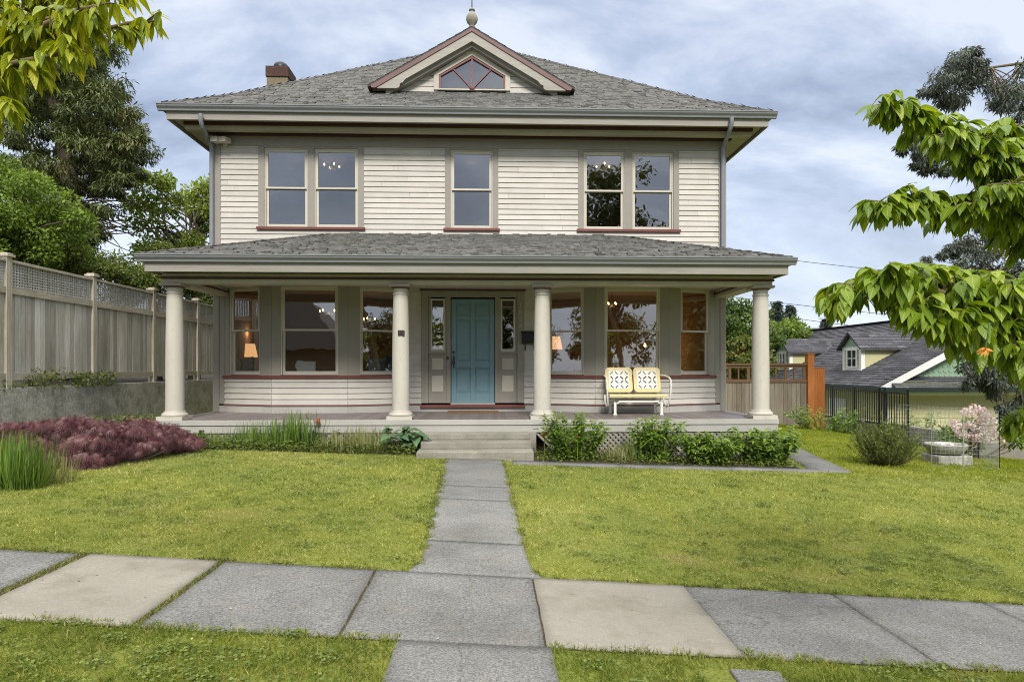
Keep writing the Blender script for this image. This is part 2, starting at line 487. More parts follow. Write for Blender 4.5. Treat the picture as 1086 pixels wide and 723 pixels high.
M['shadow_trim'] = paint('shaded_cream_trim_paint', (0.35, 0.32, 0.225), var=0.12, dirt=0.25)  # cream trim under the eaves, its shade and green bounce mixed into the colour
M['dormer_red'] = paint('dormer_sash_paint', (0.19, 0.075, 0.075), var=0.15, dirt=0.2)
M['brass'] = plain('dark_brass', (0.10, 0.085, 0.07), 0.35, 0.8)
M['black'] = plain('black_metal', (0.018, 0.020, 0.022), 0.4, 0.3)
M['shingle'] = shingle_mat('grey_shingles', (0.075, 0.073, 0.069), (0.148, 0.145, 0.136), (0.215, 0.21, 0.198))
M['shingle2'] = shingle_mat('blue_grey_shingles', (0.065, 0.065, 0.073), (0.105, 0.104, 0.117), (0.15, 0.148, 0.162))
M['under'] = plain('roof_underlay', (0.09, 0.085, 0.078), 0.9)
M['glass'] = glass_mat('window_glass', 0.27)
M['glass_up'] = glass_mat('upper_window_glass', 0.27)
M['walk'] = concrete_mat('walk_concrete', (0.175, 0.173, 0.165), (0.285, 0.282, 0.268), 0.50, grain=72, stain_amt=0.3, cracks=True)
M['slab_tan'] = concrete_mat('tan_concrete', (0.265, 0.245, 0.20), (0.32, 0.30, 0.25), 0.84, (0.14, 0.12, 0.085), 0.65, 80)
M['step'] = concrete_mat('step_concrete', (0.27, 0.255, 0.21), (0.40, 0.38, 0.32), 0.6, grain=110, moss=0.35)
M['wallc'] = concrete_mat('retaining_concrete', (0.44, 0.42, 0.365), (0.62, 0.60, 0.54), 0.62, (0.17, 0.155, 0.115), 0.6, 40, moss=0.6)
M['fence'] = wood_mat('weathered_boards', (0.36, 0.34, 0.305), (0.70, 0.68, 0.64), 0.12)
M['fence_rail'] = wood_mat('weathered_rails', (0.44, 0.405, 0.33), (0.54, 0.50, 0.42), 0.2, vertical=False)
M['fence_post'] = wood_mat('weathered_posts', (0.46, 0.425, 0.345), (0.54, 0.50, 0.42), 0.2)
M['lattice'] = wood_mat('weathered_lattice', (0.48, 0.475, 0.455), (0.60, 0.59, 0.565), 0.1)
M['rfence'] = wood_mat('grey_cedar_boards', (0.16, 0.13, 0.10), (0.29, 0.26, 0.215), 0.1)
M['cedar'] = wood_mat('orange_cedar', (0.36, 0.125, 0.035), (0.42, 0.16, 0.05))
M['brownwood'] = wood_mat('brown_trim_wood', (0.14, 0.085, 0.05), (0.18, 0.11, 0.065), vertical=False)
M['soil'] = concrete_mat('soil', (0.055, 0.043, 0.03), (0.10, 0.078, 0.05), 0.5, (0.03, 0.025, 0.02), 0.5, 40)
M['bark'] = wood_mat('grey_bark', (0.11, 0.09, 0.07), (0.16, 0.135, 0.105), 0.2)
M['bark2'] = wood_mat('brown_bark', (0.15, 0.115, 0.075), (0.20, 0.155, 0.10), 0.25)
M['asphalt'] = concrete_mat('asphalt', (0.045, 0.045, 0.047), (0.06, 0.06, 0.06), 0.6, grain=90)
M['yellow_metal'] = plain('butter_yellow_enamel', (0.70, 0.60, 0.30), 0.35, 0, 0.06)
M['white_metal'] = plain('white_enamel', (0.72, 0.70, 0.64), 0.35, 0, 0.06)
M['room'] = plain('room_plaster', (0.19, 0.10, 0.032), 0.9, 0, 0.05, 2)
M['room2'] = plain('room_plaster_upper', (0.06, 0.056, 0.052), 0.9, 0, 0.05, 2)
M['room_wood'] = plain('room_oak', (0.12, 0.07, 0.035), 0.6, 0, 0.2, 5)
M['bulb'] = emit_mat('lit_bulb', (1.0, 0.56, 0.22), 2.4)
M['shade'] = emit_mat('lit_lamp_shade', (1.0, 0.52, 0.20), 0.30)

# ------------------------------------------------------------------ the ground
SIDE_FAR, SIDE_NEAR = 5.05, 3.81
from mathutils import noise as mnoise
def walk_mid(y): return -0.105 - (y - 5.05) * 0.0237
def walk_half(y): return 0.43 + np.where(y < 5.55, 0.085 * (1 - np.clip((y - 5.05) / 0.5, 0, 1)) ** 2, 0)

def sheet(name, x0, x1, y0, y1, step, dz, mat, kind='structure', warp=None, thick=0):
    nx, ny = max(1, round((x1 - x0) / step)), max(1, round((y1 - y0) / step))
    X, Y = np.meshgrid(np.linspace(x0, x1, nx + 1), np.linspace(y0, y1, ny + 1))
    if warp: X, Y = warp(X, Y)
    V = np.stack([X, Y, gz(X, Y) + dz], -1).reshape(-1, 3)
    i = np.arange((nx + 1) * (ny + 1)).reshape(ny + 1, nx + 1)
    F = np.stack([i[:-1, :-1], i[:-1, 1:], i[1:, 1:], i[1:, :-1]], -1).reshape(-1, 4)
    if thick:
        for q in set(np.concatenate([i[0, :], i[-1, :], i[:, 0], i[:, -1]])):
            w_ = mnoise.noise_vector(Vector(V[q]) * 5.0); V[q, 0] += 0.008 * w_.x; V[q, 1] += 0.010 * w_.y
        rim = np.concatenate([i[0, :], i[1:, -1], i[-1, -2::-1], i[-2:0:-1, 0]])
        low = V[rim] - [0, 0, thick]; base = len(V); n = len(rim)
        V = np.concatenate([V, low]); k = np.arange(n); k2 = (k + 1) % n
        F = np.concatenate([F, np.stack([rim[k2], rim[k], base + k, base + k2], -1)])
    o = np_mesh(name, V, F, np.full(len(V), rng.random()), mat)
    return tag(o, kind=kind)

# lawn ground: mossy soil under the blades
m, nt, b, out = new_mat('lawn_ground')
g1 = noise(nt, 1.1, 7, 0.65); g2 = noise(nt, 45, 5, 0.75)
c = ramp(nt, g2, [(0.3, (0.07, 0.085, 0.02)), (0.5, (0.15, 0.18, 0.035)), (0.72, (0.23, 0.24, 0.065))])
c = mix(nt, ramp(nt, g1, [(0.4, (0, 0, 0)), (0.68, (0.8,) * 3)]), c, mix(nt, 1.0, c, (1.1, 0.92, 0.85), 'MULTIPLY'))
nt.links.new(c, b.inputs['Base Color']); b.inputs['Roughness'].default_value = 0.95; b.inputs['Specular IOR Level'].default_value = 0.1
bump(nt, b, g2, 0.6, 0.02)
M['lawn'] = m
tag(sheet('ground', -7.05, 30, -3.2, 60, 0.5, -0.002, M['lawn']), kind='structure')
tag(sheet('ground', 30, 300, -60, 400, 15, -0.02, M['lawn']), kind='structure')
tag(sheet('ground', -7.05, 30, 60, 400, 12, -0.02, M['lawn']), kind='structure')
o = sheet('ground', -300, -7.05, -60, 400, 15, 0, M['soil'])
for v in o.data.vertices: v.co.z = 1.27 if v.co.y > 3 else 0.4
tag(sheet('road', -80, 80, -12, -3.4, 1.0, -0.16, M['asphalt']), kind='structure')
tag(sheet('curb', -80, 80, -3.4, -3.2, 0.5, 0.0, M['walk'], thick=0.2), kind='structure')
tag(sheet('ground', -80, 30, -60, -12, 4.0, -0.05, M['lawn']), kind='structure')

# sidewalk slabs, each a slab of its own with the joint left open
xs = [(-6.5, -4.30, 0), (-4.28, -3.08, 0), (-2.98, -2.04, 1), (-1.985, -0.872, 0), (-0.85, 0.322, 0), (0.336, 1.49, 1), (1.50, 2.662, 0), (2.682, 3.86, 0), (3.88, 5.1, 0), (5.12, 7.5, 0)]
for x0, x1, tan in xs:
    tag(sheet('sidewalk', x0, x1, SIDE_NEAR, SIDE_FAR, 0.08, 0.012 + (0.006 if tan else 0), M['slab_tan' if tan else 'walk'], thick=0.1), kind='structure')
tag(sheet('soil', -6.5, 7.5, 3.80, 5.085, 0.1, 0.003, M['soil']), kind='structure')
def wwarp(X, Y):
    t = X; return walk_mid(Y) + t * walk_half(Y), Y
for y0, y1 in ((5.058, 5.92), (5.935, 7.50), (7.515, 8.18), (8.195, 10.22)):
    tag(sheet('garden_path', -1, 1, y0, y1, 0.08, 0.014, M['walk'], warp=wwarp, thick=0.1), kind='structure')
tag(sheet('garden_path', -0.53, 0.36, -3.2, 3.80, 0.1, 0.012, M['walk'], thick=0.1), kind='structure')
def ewarp(X, Y): return X, Y - 0.06 * np.sin(X * 0.9)
for x0, x1 in ((0.36, 1.98), (1.99, 3.7), (3.71, 5.2)):
    tag(sheet('edging_path', x0, x1, 9.92, 10.22, 0.15, 0.016, M['walk'], warp=ewarp, thick=0.08), kind='structure')
def pwarp(X, Y): return X + (Y - 10.0) * 0.22, Y
tag(sheet('edging_path', 5.0, 5.62, 9.98, 13.5, 0.3, 0.010, M['walk'], warp=pwarp, thick=0.08), kind='structure')
tag(sheet('flower_bed', 0.70, 4.95, 10.2, 11.3, 0.3, 0.006, M['soil']), kind='structure')
tag(sheet('flower_bed', -6.95, -1.12, 10.55, 11.3, 0.3, 0.006, M['soil']), kind='structure')

# ------------------------------------------------------------------ the house
CX = -0.337
HX0, HX1, HY0, HY1 = CX - 5.20, CX + 5.20, 13.5, 23.8
FLOOR = 0.713
house = thing('house', 'two storey cream clapboard house with blue front door and full width columned porch', 'house', (CX, HY0, FLOOR))

def frame(p, q):
    p, q = Vector((*p, 0)), Vector((*q, 0)); d = (q - p).normalized()
    return ((p.x, p.y), (d.x, d.y), (d.y, -d.x)), (q - p).length

def siding(mb, F, L, z0, z1, holes=(), e=0.108, t=0.019):
    z = z0
    while z < z1 - 1e-4:
        r0, r1 = z, min(z + e, z1)
        cuts = sorted({r0, r1, *[q for h in holes for q in h[2:4] if r0 < q < r1]})
        r_row = random.random(); joints = None
        for za, zb in zip(cuts[:-1], cuts[1:]):
            zm = (za + zb) / 2
            iv = [(0, L)]
            for (a, bb, ha, hb) in holes:
                if ha < zm < hb:
                    iv = [q for (u, v) in iv for q in ((u, min(v, a)), (max(u, bb), v)) if q[1] - q[0] > 1e-3]
            def off(zz): return 0.004 + t * (1 - (zz - r0) / e)
            def P(s, tt, zz): return (F[0][0] + F[1][0] * s + F[2][0] * tt, F[0][1] + F[1][1] * s + F[2][1] * tt, zz)
            if joints is None: joints = sorted(rng.uniform(0, L, max(0, int(L / 2.6))))
            iv = [q for (u, v) in iv for q in zip([u] + [j for j in joints if u + .2 < j < v - .2], [j - .002 for j in joints if u + .2 < j < v - .2] + [v])]
            for u, v in iv:
                rr = (r_row + 0.35 * math.sin(u * 37.7 + z * 91.3)) % 1.0
                mb.face([P(u, off(za), za), P(v, off(za), za), P(v, off(zb), zb), P(u, off(zb), zb)], rr)
                if za == r0:
                    mb.face([P(u, 0, za), P(v, 0, za), P(v, off(za), za), P(u, off(za), za)], rr)
        z += e

def sash_window(parent, F, s0, s1, z0, z1, zm, glass, name='window', label=None):
    """double-hung window set in the opening s0..s1, z0..z1, meeting rail at zm"""
    mb = MB(); w = 0.045
    # outer stop and two sashes, the upper one nearer the weather
    mb.lbox(F, s0, s0 + 0.022, -0.12, -0.004, z0, z1); mb.lbox(F, s1 - 0.022, s1, -0.12, -0.004, z0, z1)
    mb.lbox(F, s0 + 0.022, s1 - 0.022, -0.12, -0.004, z1 - 0.022, z1)
    a0, a1 = s0 + 0.024, s1 - 0.024
    for (t0, t1, b0, b1, bot, top) in ((-0.055, -0.018, zm - 0.02, z1 - 0.024, 0.035, 0.045), (-0.098, -0.060, z0, zm + 0.015, 0.075, 0.035)):
        mb.lbox(F, a0, a0 + w, t0, t1, b0, b1); mb.lbox(F, a1 - w, a1, t0, t1, b0, b1)
        mb.lbox(F, a0 + w, a1 - w, t0, t1, b0, b0 + bot); mb.lbox(F, a0 + w, a1 - w, t0, t1, b1 - top, b1)
    win = mb.build(name, M['sash'], parent)
    if label: win['label'] = label
    g = MB()
    for t, b0, b1 in ((-0.036, zm + 0.012, z1 - 0.066), (-0.079, z0 + 0.072, zm - 0.018)):
        def P(s, z): return (F[0][0] + F[1][0] * s + F[2][0] * t, F[0][1] + F[1][1] * s + F[2][1] * t, z)
        g.face([P(a0 + w - .004, b0), P(a1 - w + .004, b0), P(a1 - w + .004, b1), P(a0 + w - .004, b1)])
    g.build('glass', glass, win)
    return win

# --- upper storey front wall
FU = ((HX0, HY0), (1, 0), (0, -1))
UZ0, UZ1 = 3.55, 6.07
def S(x): return x - HX0
upper = [(-4.50, -3.70), (-3.57, -2.77), (-0.75, 0.06), (1.93, 2.72), (2.86, 3.64)]
upper = [(at(281, 200, 13.5).x - .01, at(326.5, 200, 13.5).x), (at(333.5, 200, 13.5).x, at(379.5, 200, 13.5).x + .01), (at(478, 200, 13.5).x, at(522.5, 200, 13.5).x),
         (at(619, 200, 13.5).x, at(662.5, 200, 13.5).x), (at(670.5, 200, 13.5).x, at(714, 200, 13.5).x)]
WZ0, WZ1, WZM = 4.44, 6.035, 5.245
cas = 0.115
groups = [(upper[0][0], upper[1][1], [(upper[0][1], upper[1][0])]), (upper[2][0], upper[2][1], []), (upper[3][0], upper[4][1], [(upper[3][1], upper[4][0])])]
holes = [(S(a) - cas, S(b_) + cas, WZ0 - 0.05, UZ1 + 0.1) for a, b_, _ in groups]
mb = MB(); siding(mb, FU, HX1 - HX0, UZ0, UZ1, holes)
# side walls (clapboard, seen only from a step aside) and the back
for p, q in (((HX1, HY0), (HX1, HY1)), ((HX1, HY1), (HX0, HY1)), ((HX0, HY1), (HX0, HY0))):
    F, L = frame(p, q)
    siding(mb, F, L, 0.6, 6.25, ())
mb.build('wall', M['siding'], house)
for a, b_, mul in groups:
    mb = MB()
    mb.lbox(FU, S(a) - cas, S(a), -0.1, 0.026, WZ0, UZ1); mb.lbox(FU, S(b_), S(b_) + cas, -0.1, 0.026, WZ0, UZ1)
    for u, v in mul: mb.lbox(FU, S(u), S(v), -0.1, 0.026, WZ0, UZ1)
    mb.lbox(FU, S(a), S(a) + 0.001, -0.1, 0, WZ0, WZ1)
    for u, v in zip([a] + [m_[1] for m_ in mul], [m_[0] for m_ in mul] + [b_]):
        mb.lbox(FU, S(u), S(v), -0.1, 0.024, WZ1, UZ1)
    mb.build('window_casing', M['taupe'], house)
    mb = MB(); mb.lbox(FU, S(a) - cas - 0.03, S(b_) + cas + 0.03, -0.1, 0.065, WZ0 - 0.05, WZ0)
    mb.build('window_sill', M['red'], house)
for k, (a, b_) in enumerate(upper):
    sash_window(house, FU, S(a), S(b_), WZ0, WZ1, WZM, M['glass_up'])
# corner boards, frieze, cornice
mb = MB()
for x0, x1 in ((HX0 - 0.025, HX0 + 0.13), (HX1 - 0.13, HX1 + 0.025)):
    mb = MB(); mb.box(x0, x1, HY0 - 0.028, HY0 + 0.13, 3.5, UZ1 + 0.001); mb.build('corner_board', M['taupe'], house)
mb = MB(); mb.box(HX0 - 0.03, HX1 + 0.03, HY0 - 0.034, HY0 + 0.12, UZ1 + 0.002, 6.41)
mb.box(HX0 - 0.034, HX0 + 0.1, HY0 + 0.12, HY1, UZ1 + 0.002, 6.41); mb.box(HX1 - 0.1, HX1 + 0.034, HY0 + 0.12, HY1, UZ1 + 0.002, 6.41)
mb.build('frieze', M['taupe'], house)
mb = MB(); mb.box(HX0 - 0.10, HX1 + 0.10, 13.37, 13.465, 6.265, 6.35); mb.build('moulding', M['darkred'], house)
mb = MB(); mb.box(HX0 - 0.42, HX1 + 0.42, 13.06, 13.085, 6.335, 6.402)
mb.build('moulding', M['darkred'], house)
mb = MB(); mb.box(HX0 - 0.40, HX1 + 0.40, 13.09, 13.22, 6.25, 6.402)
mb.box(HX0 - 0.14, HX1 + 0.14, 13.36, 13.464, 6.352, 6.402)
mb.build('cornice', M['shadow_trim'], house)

# --- main hip roof
RX0, RX1, RY0 = CX - 5.90, CX + 5.90, 12.75
RY1 = RY0 + 11.8; ZE = 6.62
def hroof(t): return 0.60 * t if t < 1.0 else 0.60 + 0.72 * (t - 1.0)
def courses(mb, P, L, Rr, tmax, slope_len, h, expo=0.15, gap=None, edge=0.014):
    t = 0.0
    while t < tmax:
        dt = expo / math.sqrt(1 + ((h(t + 0.02) - h(t)) / 0.02) ** 2)
        t1 = min(t + dt, tmax)
        l0, r0, l1, r1 = L(t), Rr(t), L(t1), Rr(t1)
        a = l0 - random.uniform(0, 0.25)
        tone = random.uniform(-0.08, 0.08)
        while a < r0:
            w = random.uniform(0.07, 0.19); c = a + w - 0.004
            jit = random.uniform(-0.012, 0.006)
            b0, b1 = max(a, l0), min(c, r0); u0, u1 = max(a, l1), min(c, r1)
            if b1 - b0 > 0.01 and not (gap and gap((b0 + b1) / 2, t)):
                if u1 < u0: u0 = u1 = (b0 + b1) / 2
                e = edge * (random.uniform(1.2, 2.1) if random.random() < 0.40 else random.uniform(0.3, 0.6))
                r = min(1, max(0, random.gauss(0.5, 0.12) + tone * 0.3))
                lo = t + jit if t > 0 else t
                A, B = P(b0, lo, e), P(b1, lo, e); Cc, D = P(u1, t1 + 0.01, 0.002), P(u0, t1 + 0.01, 0.002)
                mb.face([A, B, Cc, D], r); mb.face([P(b0, lo, -0.01), P(b1, lo, -0.01), B, A], r)
            a += w
        t = t1
TM = 5.9
def hip_tab(mb, x0, y0, sx, t, z, h, w=0.12, d=0.125):
    r = min(1, max(0, random.gauss(0.5, 0.2)))
    a = Vector((x0 + sx * t, y0 + t, z + h(t) + 0.026)); b_ = Vector((x0 + sx * (t + d), y0 + t + d, z + h(t + d) + 0.014))
    u, v = Vector((sx * w, 0, -0.006)), Vector((0, w, -0.006))
    mb.face([a, a + u, b_ + u, b_][::sx], r); mb.face([a, b_, b_ + v, a + v][::sx], r)
    dn = Vector((0, 0, -0.03)); mb.face([a + dn, a + u + dn, a + u, a][::sx], r); mb.face([a + v + dn, a + dn, a, a + v][::sx], r)
mb = MB()
DORM = 2.16
def dgap(a, t): return abs(a - (CX - 0.03)) < DORM - 0.1 - max(0, (t - 1.30)) * 1.2 and t > 1.42
courses(mb, lambda a, t, e: (a, RY0 + t, ZE + hroof(max(t, 0)) + e), lambda t: RX0 + t, lambda t: RX1 - t, TM, 0, hroof, gap=dgap)
courses(mb, lambda a, t, e: (RX0 + t, a, ZE + hroof(max(t, 0)) + e), lambda t: RY0 + t, lambda t: RY1 - t, TM, 0, hroof)
courses(mb, lambda a, t, e: (RX1 - t, a, ZE + hroof(max(t, 0)) + e), lambda t: RY0 + t, lambda t: RY1 - t, TM, 0, hroof)
# hip caps
for sx, x0 in ((1, RX0), (-1, RX1)):
    t = 0.02
    while t < 5.8:
        hip_tab(mb, x0, RY0, sx, t, ZE, hroof); t += 0.105
roof = mb.build('roof', M['shingle'], house)
mb = MB()
c0 = [(RX0, RY0, ZE - 0.012), (RX1, RY0, ZE - 0.012), (RX1, RY1, ZE - 0.012), (RX0, RY1, ZE - 0.012)]
z1_ = ZE + 0.6 - 0.02; c1 = [(RX0 + 1, RY0 + 1, z1_), (RX1 - 1, RY0 + 1, z1_), (RX1 - 1, RY1 - 1, z1_), (RX0 + 1, RY1 - 1, z1_)]
ap = (CX, RY0 + 5.9, ZE + hroof(5.9) - 0.03)
for k in range(4):
    k2 = (k + 1) % 4; mb.face([c0[k], c0[k2], c1[k2], c1[k]]); mb.face([c1[k], c1[k2], ap])
mb.build('underlay', M['under'], roof)
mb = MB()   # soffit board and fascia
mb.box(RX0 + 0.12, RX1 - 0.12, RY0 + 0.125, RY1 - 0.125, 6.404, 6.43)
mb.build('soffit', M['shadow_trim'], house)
mb = MB()
mb.box(RX0 + 0.06, RX1 - 0.06, RY0 + 0.09, RY0 + 0.122, 6.35, 6.57)
mb.box(RX0 + 0.06, RX0 + 0.092, RY0 + 0.123, RY1 - 0.123, 6.35, 6.57); mb.box(RX1 - 0.092, RX1 - 0.06, RY0 + 0.123, RY1 - 0.123, 6.35, 6.57)
mb.build('fascia', M['fascia'], house, bevel=0.004)
def gutter_run(mb, p, q, n, z):
    """K-style gutter: profile swept from p to q, n points outward"""
    prof = [(0.0, -0.115), (0.055, -0.115), (0.062, -0.085), (0.10, -0.045), (0.108, -0.012), (0.118, -0.012), (0.118, 0.004), (0.100, 0.004), (0.095, -0.02), (0.0, -0.02)]
    A = [Vector((p[0] + n[0] * a, p[1] + n[1] * a, z + zz)) for a, zz in prof]
    mb.prism(A, Vector((q[0] - p[0], q[1] - p[1], 0)))
mb = MB()
GZ = 6.615
gutter_run(mb, (RX1 - 0.02 + 0.10, RY0 + 0.085), (RX0 + 0.02 - 0.10, RY0 + 0.085), (0, -1), GZ)
gutter_run(mb, (RX0 + 0.055, RY0 + 0.09), (RX0 + 0.055, RY1 - 0.1), (-1, 0), GZ)
gutter_run(mb, (RX1 - 0.055, RY1 - 0.1), (RX1 - 0.055, RY0 + 0.09), (1, 0), GZ)
mb.build('gutter', M['gutter'], house)
# downspouts
def spout(pts, w=0.072):
    mb = MB(); mb.tube(pts, [w / 2 * 1.2] * len(pts), 10)
    return mb
pts = [at(213, 121, 12.76), at(213, 128, 12.76), at(214.5, 134, 12.82), at(221, 148, 13.36), at(224.5, 154, 13.42), at(224.5, 165, 13.43), at(224.5, 262, 13.43)]
spout(pts).build('downspout', M['spout'], house, smooth='auto')
pts = [at(776, 125, 12.76), at(776, 131, 12.76), at(774.5, 137, 12.82), at(768.5, 152, 13.34), at(766.5, 157, 13.42), at(766.5, 165, 13.43), at(766.5, 262, 13.43)]
spout(pts).build('downspout', M['spout'], house, smooth='auto')
# twin flood lamp on the corner
fl = at(238, 151, 13.40)
mb = MB()
mb.box(fl.x - 0.03, fl.x + 0.05, 13.40, 13.468, fl.z - 0.07, fl.z + 0.04)
for dx in (-0.09, 0.07):
    mb.bar((fl.x + dx, 13.41, fl.z + 0.02), (fl.x + dx - 0.05, 13.20, fl.z + 0.0), 0.15, 0.10)
mb.build('flood_lamp', M['cream'], house, bevel=0.01)

# chimney
ch = at(298, 76, 17)
mb = MB(); mb.box(ch.x - 0.26, ch.x + 0.26, 16.7, 17.3, 6.9, ch.z - 0.27); chim = mb.build('chimney', concrete_mat('chimney_render', (0.20, 0.165, 0.105), (0.29, 0.245, 0.165), 0.7, (0.10, 0.07, 0.05), 0.7, 30), house)
mb = MB(); mb.box(ch.x - 0.285, ch.x + 0.285, 16.67, 17.33, ch.z - 0.268, ch.z); mb.build('chimney_cap', concrete_mat('sooty_brick', (0.085, 0.05, 0.04), (0.13, 0.075, 0.06), 0.6, (0.03, 0.025, 0.025), 0.7, 30), chim, bevel=0.015)
mb = MB(); mb.lathe((ch.x, 17, ch.z), [(0.15, 0), (0.15, 0.05), (0.19, 0.06), (0.19, 0.10), (0.16, 0.17), (0.09, 0.22), (0.02, 0.235)], 16); mb.build('flue_cowl', M['black'], chim, smooth='auto')

# --- dormer
DX = CX - 0.03; DZ0, DZP, DH = 7.47, 8.70, 2.10
SL = (DZP - DZ0) / DH
mb = MB()
def rake_z(x): return DZP - abs(x) * SL
P0 = 13.80
# gable roof slabs
for s in (-1, 1):
    t0 = 0
    n = 12
    for k in range(n):
        a0, a1 = DH * 1.03 * k / n, DH * 1.03 * (k + 1) / n
        y = P0
        while y < 16.6:
            w = random.uniform(0.15, 0.32)
            za, zb = DZP - a0 * SL + 0.035, DZP - a1 * SL + 0.045
            mb.face([(DX + s * a0, y, za), (DX + s * a1, y, zb), (DX + s * a1, y + w, zb), (DX + s * a0, y + w, za)][::s], min(1, max(0, random.gauss(0.45, 0.2))))
            y += w
    mb.prism([(DX, P0, DZP + 0.03), (DX + s * DH * 1.03, P0, DZP - DH * 1.03 * SL + 0.03), (DX + s * DH * 1.03, P0, DZP - DH * 1.03 * SL - 0.01), (DX, P0, DZP - 0.01)], (0, 2.8, 0), 0.1)
dorm = mb.build('dormer', M['shingle'], house)
mb = MB()
for s in (-1, 1):   # purple crown strip
    mb.prism([(DX, P0 - 0.02, DZP - 0.012), (DX + s * DH, P0 - 0.02, DZ0 - 0.012), (DX + s * (DH - 0.02), P0 - 0.02, DZ0 - 0.06), (DX + s * (DH - 0.10), P0 - 0.02, DZ0 - 0.06), (DX, P0 - 0.02, DZP - 0.085)][::-s], (0, 0.10, 0))
mb.build('rake_strip', M['mauve'], dorm)
mb = MB()
for s in (-1, 1):   # broad rake board with a scrolled foot
    top, bot = 0.087, 0.285
    foot = [(DH - 0.13, DZ0 - 0.06), (DH - 0.52, DZ0 - 0.06), (DH - 0.575, DZ0 - 0.045), (DH - 0.60, DZ0 - 0.01), (DH - 0.60, DZ0 + 0.03), (DH - 0.625, DZ0 + 0.055), (DH - 0.66, DZ0 + 0.06), (DH - 0.68, DZ0 + 0.09)]
    last = DH - 0.66
    last = (DZP - bot - (DZ0 + 0.10)) / SL
    pts = [(0, DZP - top)] + [(DH - 0.13, DZ0 - 0.010)] + foot + [(DH - 0.72, rake_z(DH - 0.72) - bot), (0, DZP - bot)]
    mb.prism([(DX + s * x, P0 + 0.0, z) for x, z in pts][::-s], (0, 0.085, 0))
mb.build('rake_board', M['fascia'], dorm)
mb = MB()  # inner soffit and trim band
for s in (-1, 1):
    mb.prism([(DX, P0 + 0.09, DZP - 0.36), (DX + s * 1.80, P0 + 0.09, rake_z(1.80) - 0.36), (DX + s * 1.80, P0 + 0.09, rake_z(1.80) - 0.05), (DX, P0 + 0.09, DZP - 0.05)][::s], (0, 0.16, 0))
mb.build('gable_soffit', M['taupe'], dorm)
# gable siding with pentagon opening
FD = ((DX - 1.9, 14.06), (1, 0), (0, -1))
mb = MB()
wx, wzb, wzs, wzp = 0.66, 7.52, 7.78, 8.165
for k in range(11):
    z = DZ0 - 0.02 + k * 0.115; zt = z + 0.115
    for s in (-1, 1):
        xo = (DZP - z) / SL; xo2 = (DZP - zt) / SL
        xi = wx + 0.06 if z < wzs else max(0, (wzp - z) / ((wzp - wzs) / wx)) + 0.05
        if xo2 > xi + 0.02:
            mb.face([(DX + s * xi, 14.045, z), (DX + s * xo, 14.045, z), (DX + s * xo2, 14.058, zt), (DX + s * xi, 14.058, zt)][::s])
mb.build('gable_siding', M['siding'], dorm)
def penta(g): return [(-wx - g, wzb - g * 0.25), (wx + g, wzb - g * 0.25), (wx + g, wzs + g * 0.3), (0, wzp + g * 1.25), (-wx - g, wzs + g * 0.3)]
def ring(mb, g0, g1, y0, y1):
    a, b_ = penta(g0), penta(g1)
    for k in range(5):
        k2 = (k + 1) % 5
        q = [a[k], a[k2], b_[k2], b_[k]]
        mb.prism([(DX + x, y0, z) for x, z in q][::-1], (0, y1 - y0, 0))
mb = MB(); ring(mb, 0.045, 0.15, 14.01, 14.09); mb.build('window_casing', M['cream'], dorm)
mb = MB(); ring(mb, 0.0, 0.046, 14.025, 14.10)
mb.bar((DX, 14.05, wzb), (DX, 14.05, wzp), 0.03, 0.03, (0, 1, 0))
for s in (-1, 1): mb.bar((DX + s * 0.02, 14.05, wzb + 0.02), (DX + s * 0.42, 14.05, wzb + 0.44), 0.026, 0.028, (0, 1, 0))
mb.lathe((DX, 14.05, wzb), [(0.075, -0.02), (0.075, 0.02)], 12)
dw = mb.build('window', M['dormer_red'], dorm)
mb = MB(); mb.face([(DX + x, 14.07, z) for x, z in penta(0.01)]); mb.build('glass', M['glass_up'], dw)
# finial
fz = DZP + 0.02
mb = MB()
mb.lathe((DX, P0 + 0.1, fz), [(0.07, 0), (0.075, 0.03), (0.045, 0.05), (0.06, 0.08), (0.105, 0.13), (0.125, 0.19), (0.118, 0.25), (0.085, 0.31), (0.045, 0.35), (0.035, 0.37), (0.065, 0.385), (0.065, 0.40), (0.03, 0.415), (0.02, 0.44)], 18)
fin = mb.build('finial', concrete_mat('finial_paint', (0.34, 0.31, 0.25), (0.46, 0.43, 0.36), 0.8, (0.13, 0.09, 0.06), 0.6, 40), dorm, smooth='auto')
mb = MB(); mb.tube([(DX, P0 + 0.1, fz + 0.43), (DX, P0 + 0.1, fz + 1.5)], [0.012, 0.006], 8)
mb.bar((DX, P0 + 0.1, fz + 0.63), (DX + 0.10, P0 + 0.1, fz + 0.645), 0.01, 0.02, (0, 0, 1)); mb.build('lightning_rod', M['brass'], fin)

# --- porch
PX0, PX1, PY0 = CX - 5.28, CX + 5.34, 11.29
mb = MB()
y = PX0
while y < PX1 - 0.01:      # floor boards run front to back
    mb.box(y, min(y + 0.083, PX1), PY0, HY0 + 0.05, FLOOR - 0.028, FLOOR - random.uniform(0, 0.0015)); y += 0.0845
mb.build('porch_floor', M['floor'], house)
mb = MB()
mb.box(PX0 - 0.01, PX1 + 0.01, PY0 - 0.03, PY0 - 0.002, FLOOR - 0.085, FLOOR + 0.004)
mb.box(PX0, PX1, PY0 - 0.012, PY0 + 0.02, FLOOR - 0.215, FLOOR - 0.087)
mb.box(PX1 - 0.02, PX1 + 0.01, PY0 + 0.021, HY0, FLOOR - 0.215, FLOOR - 0.03); mb.box(PX0 - 0.01, PX0 + 0.02, PY0 + 0.021, HY0, FLOOR - 0.215, FLOOR - 0.03)
mb.build('porch_fascia', M['skirt'], house, bevel=0.004)
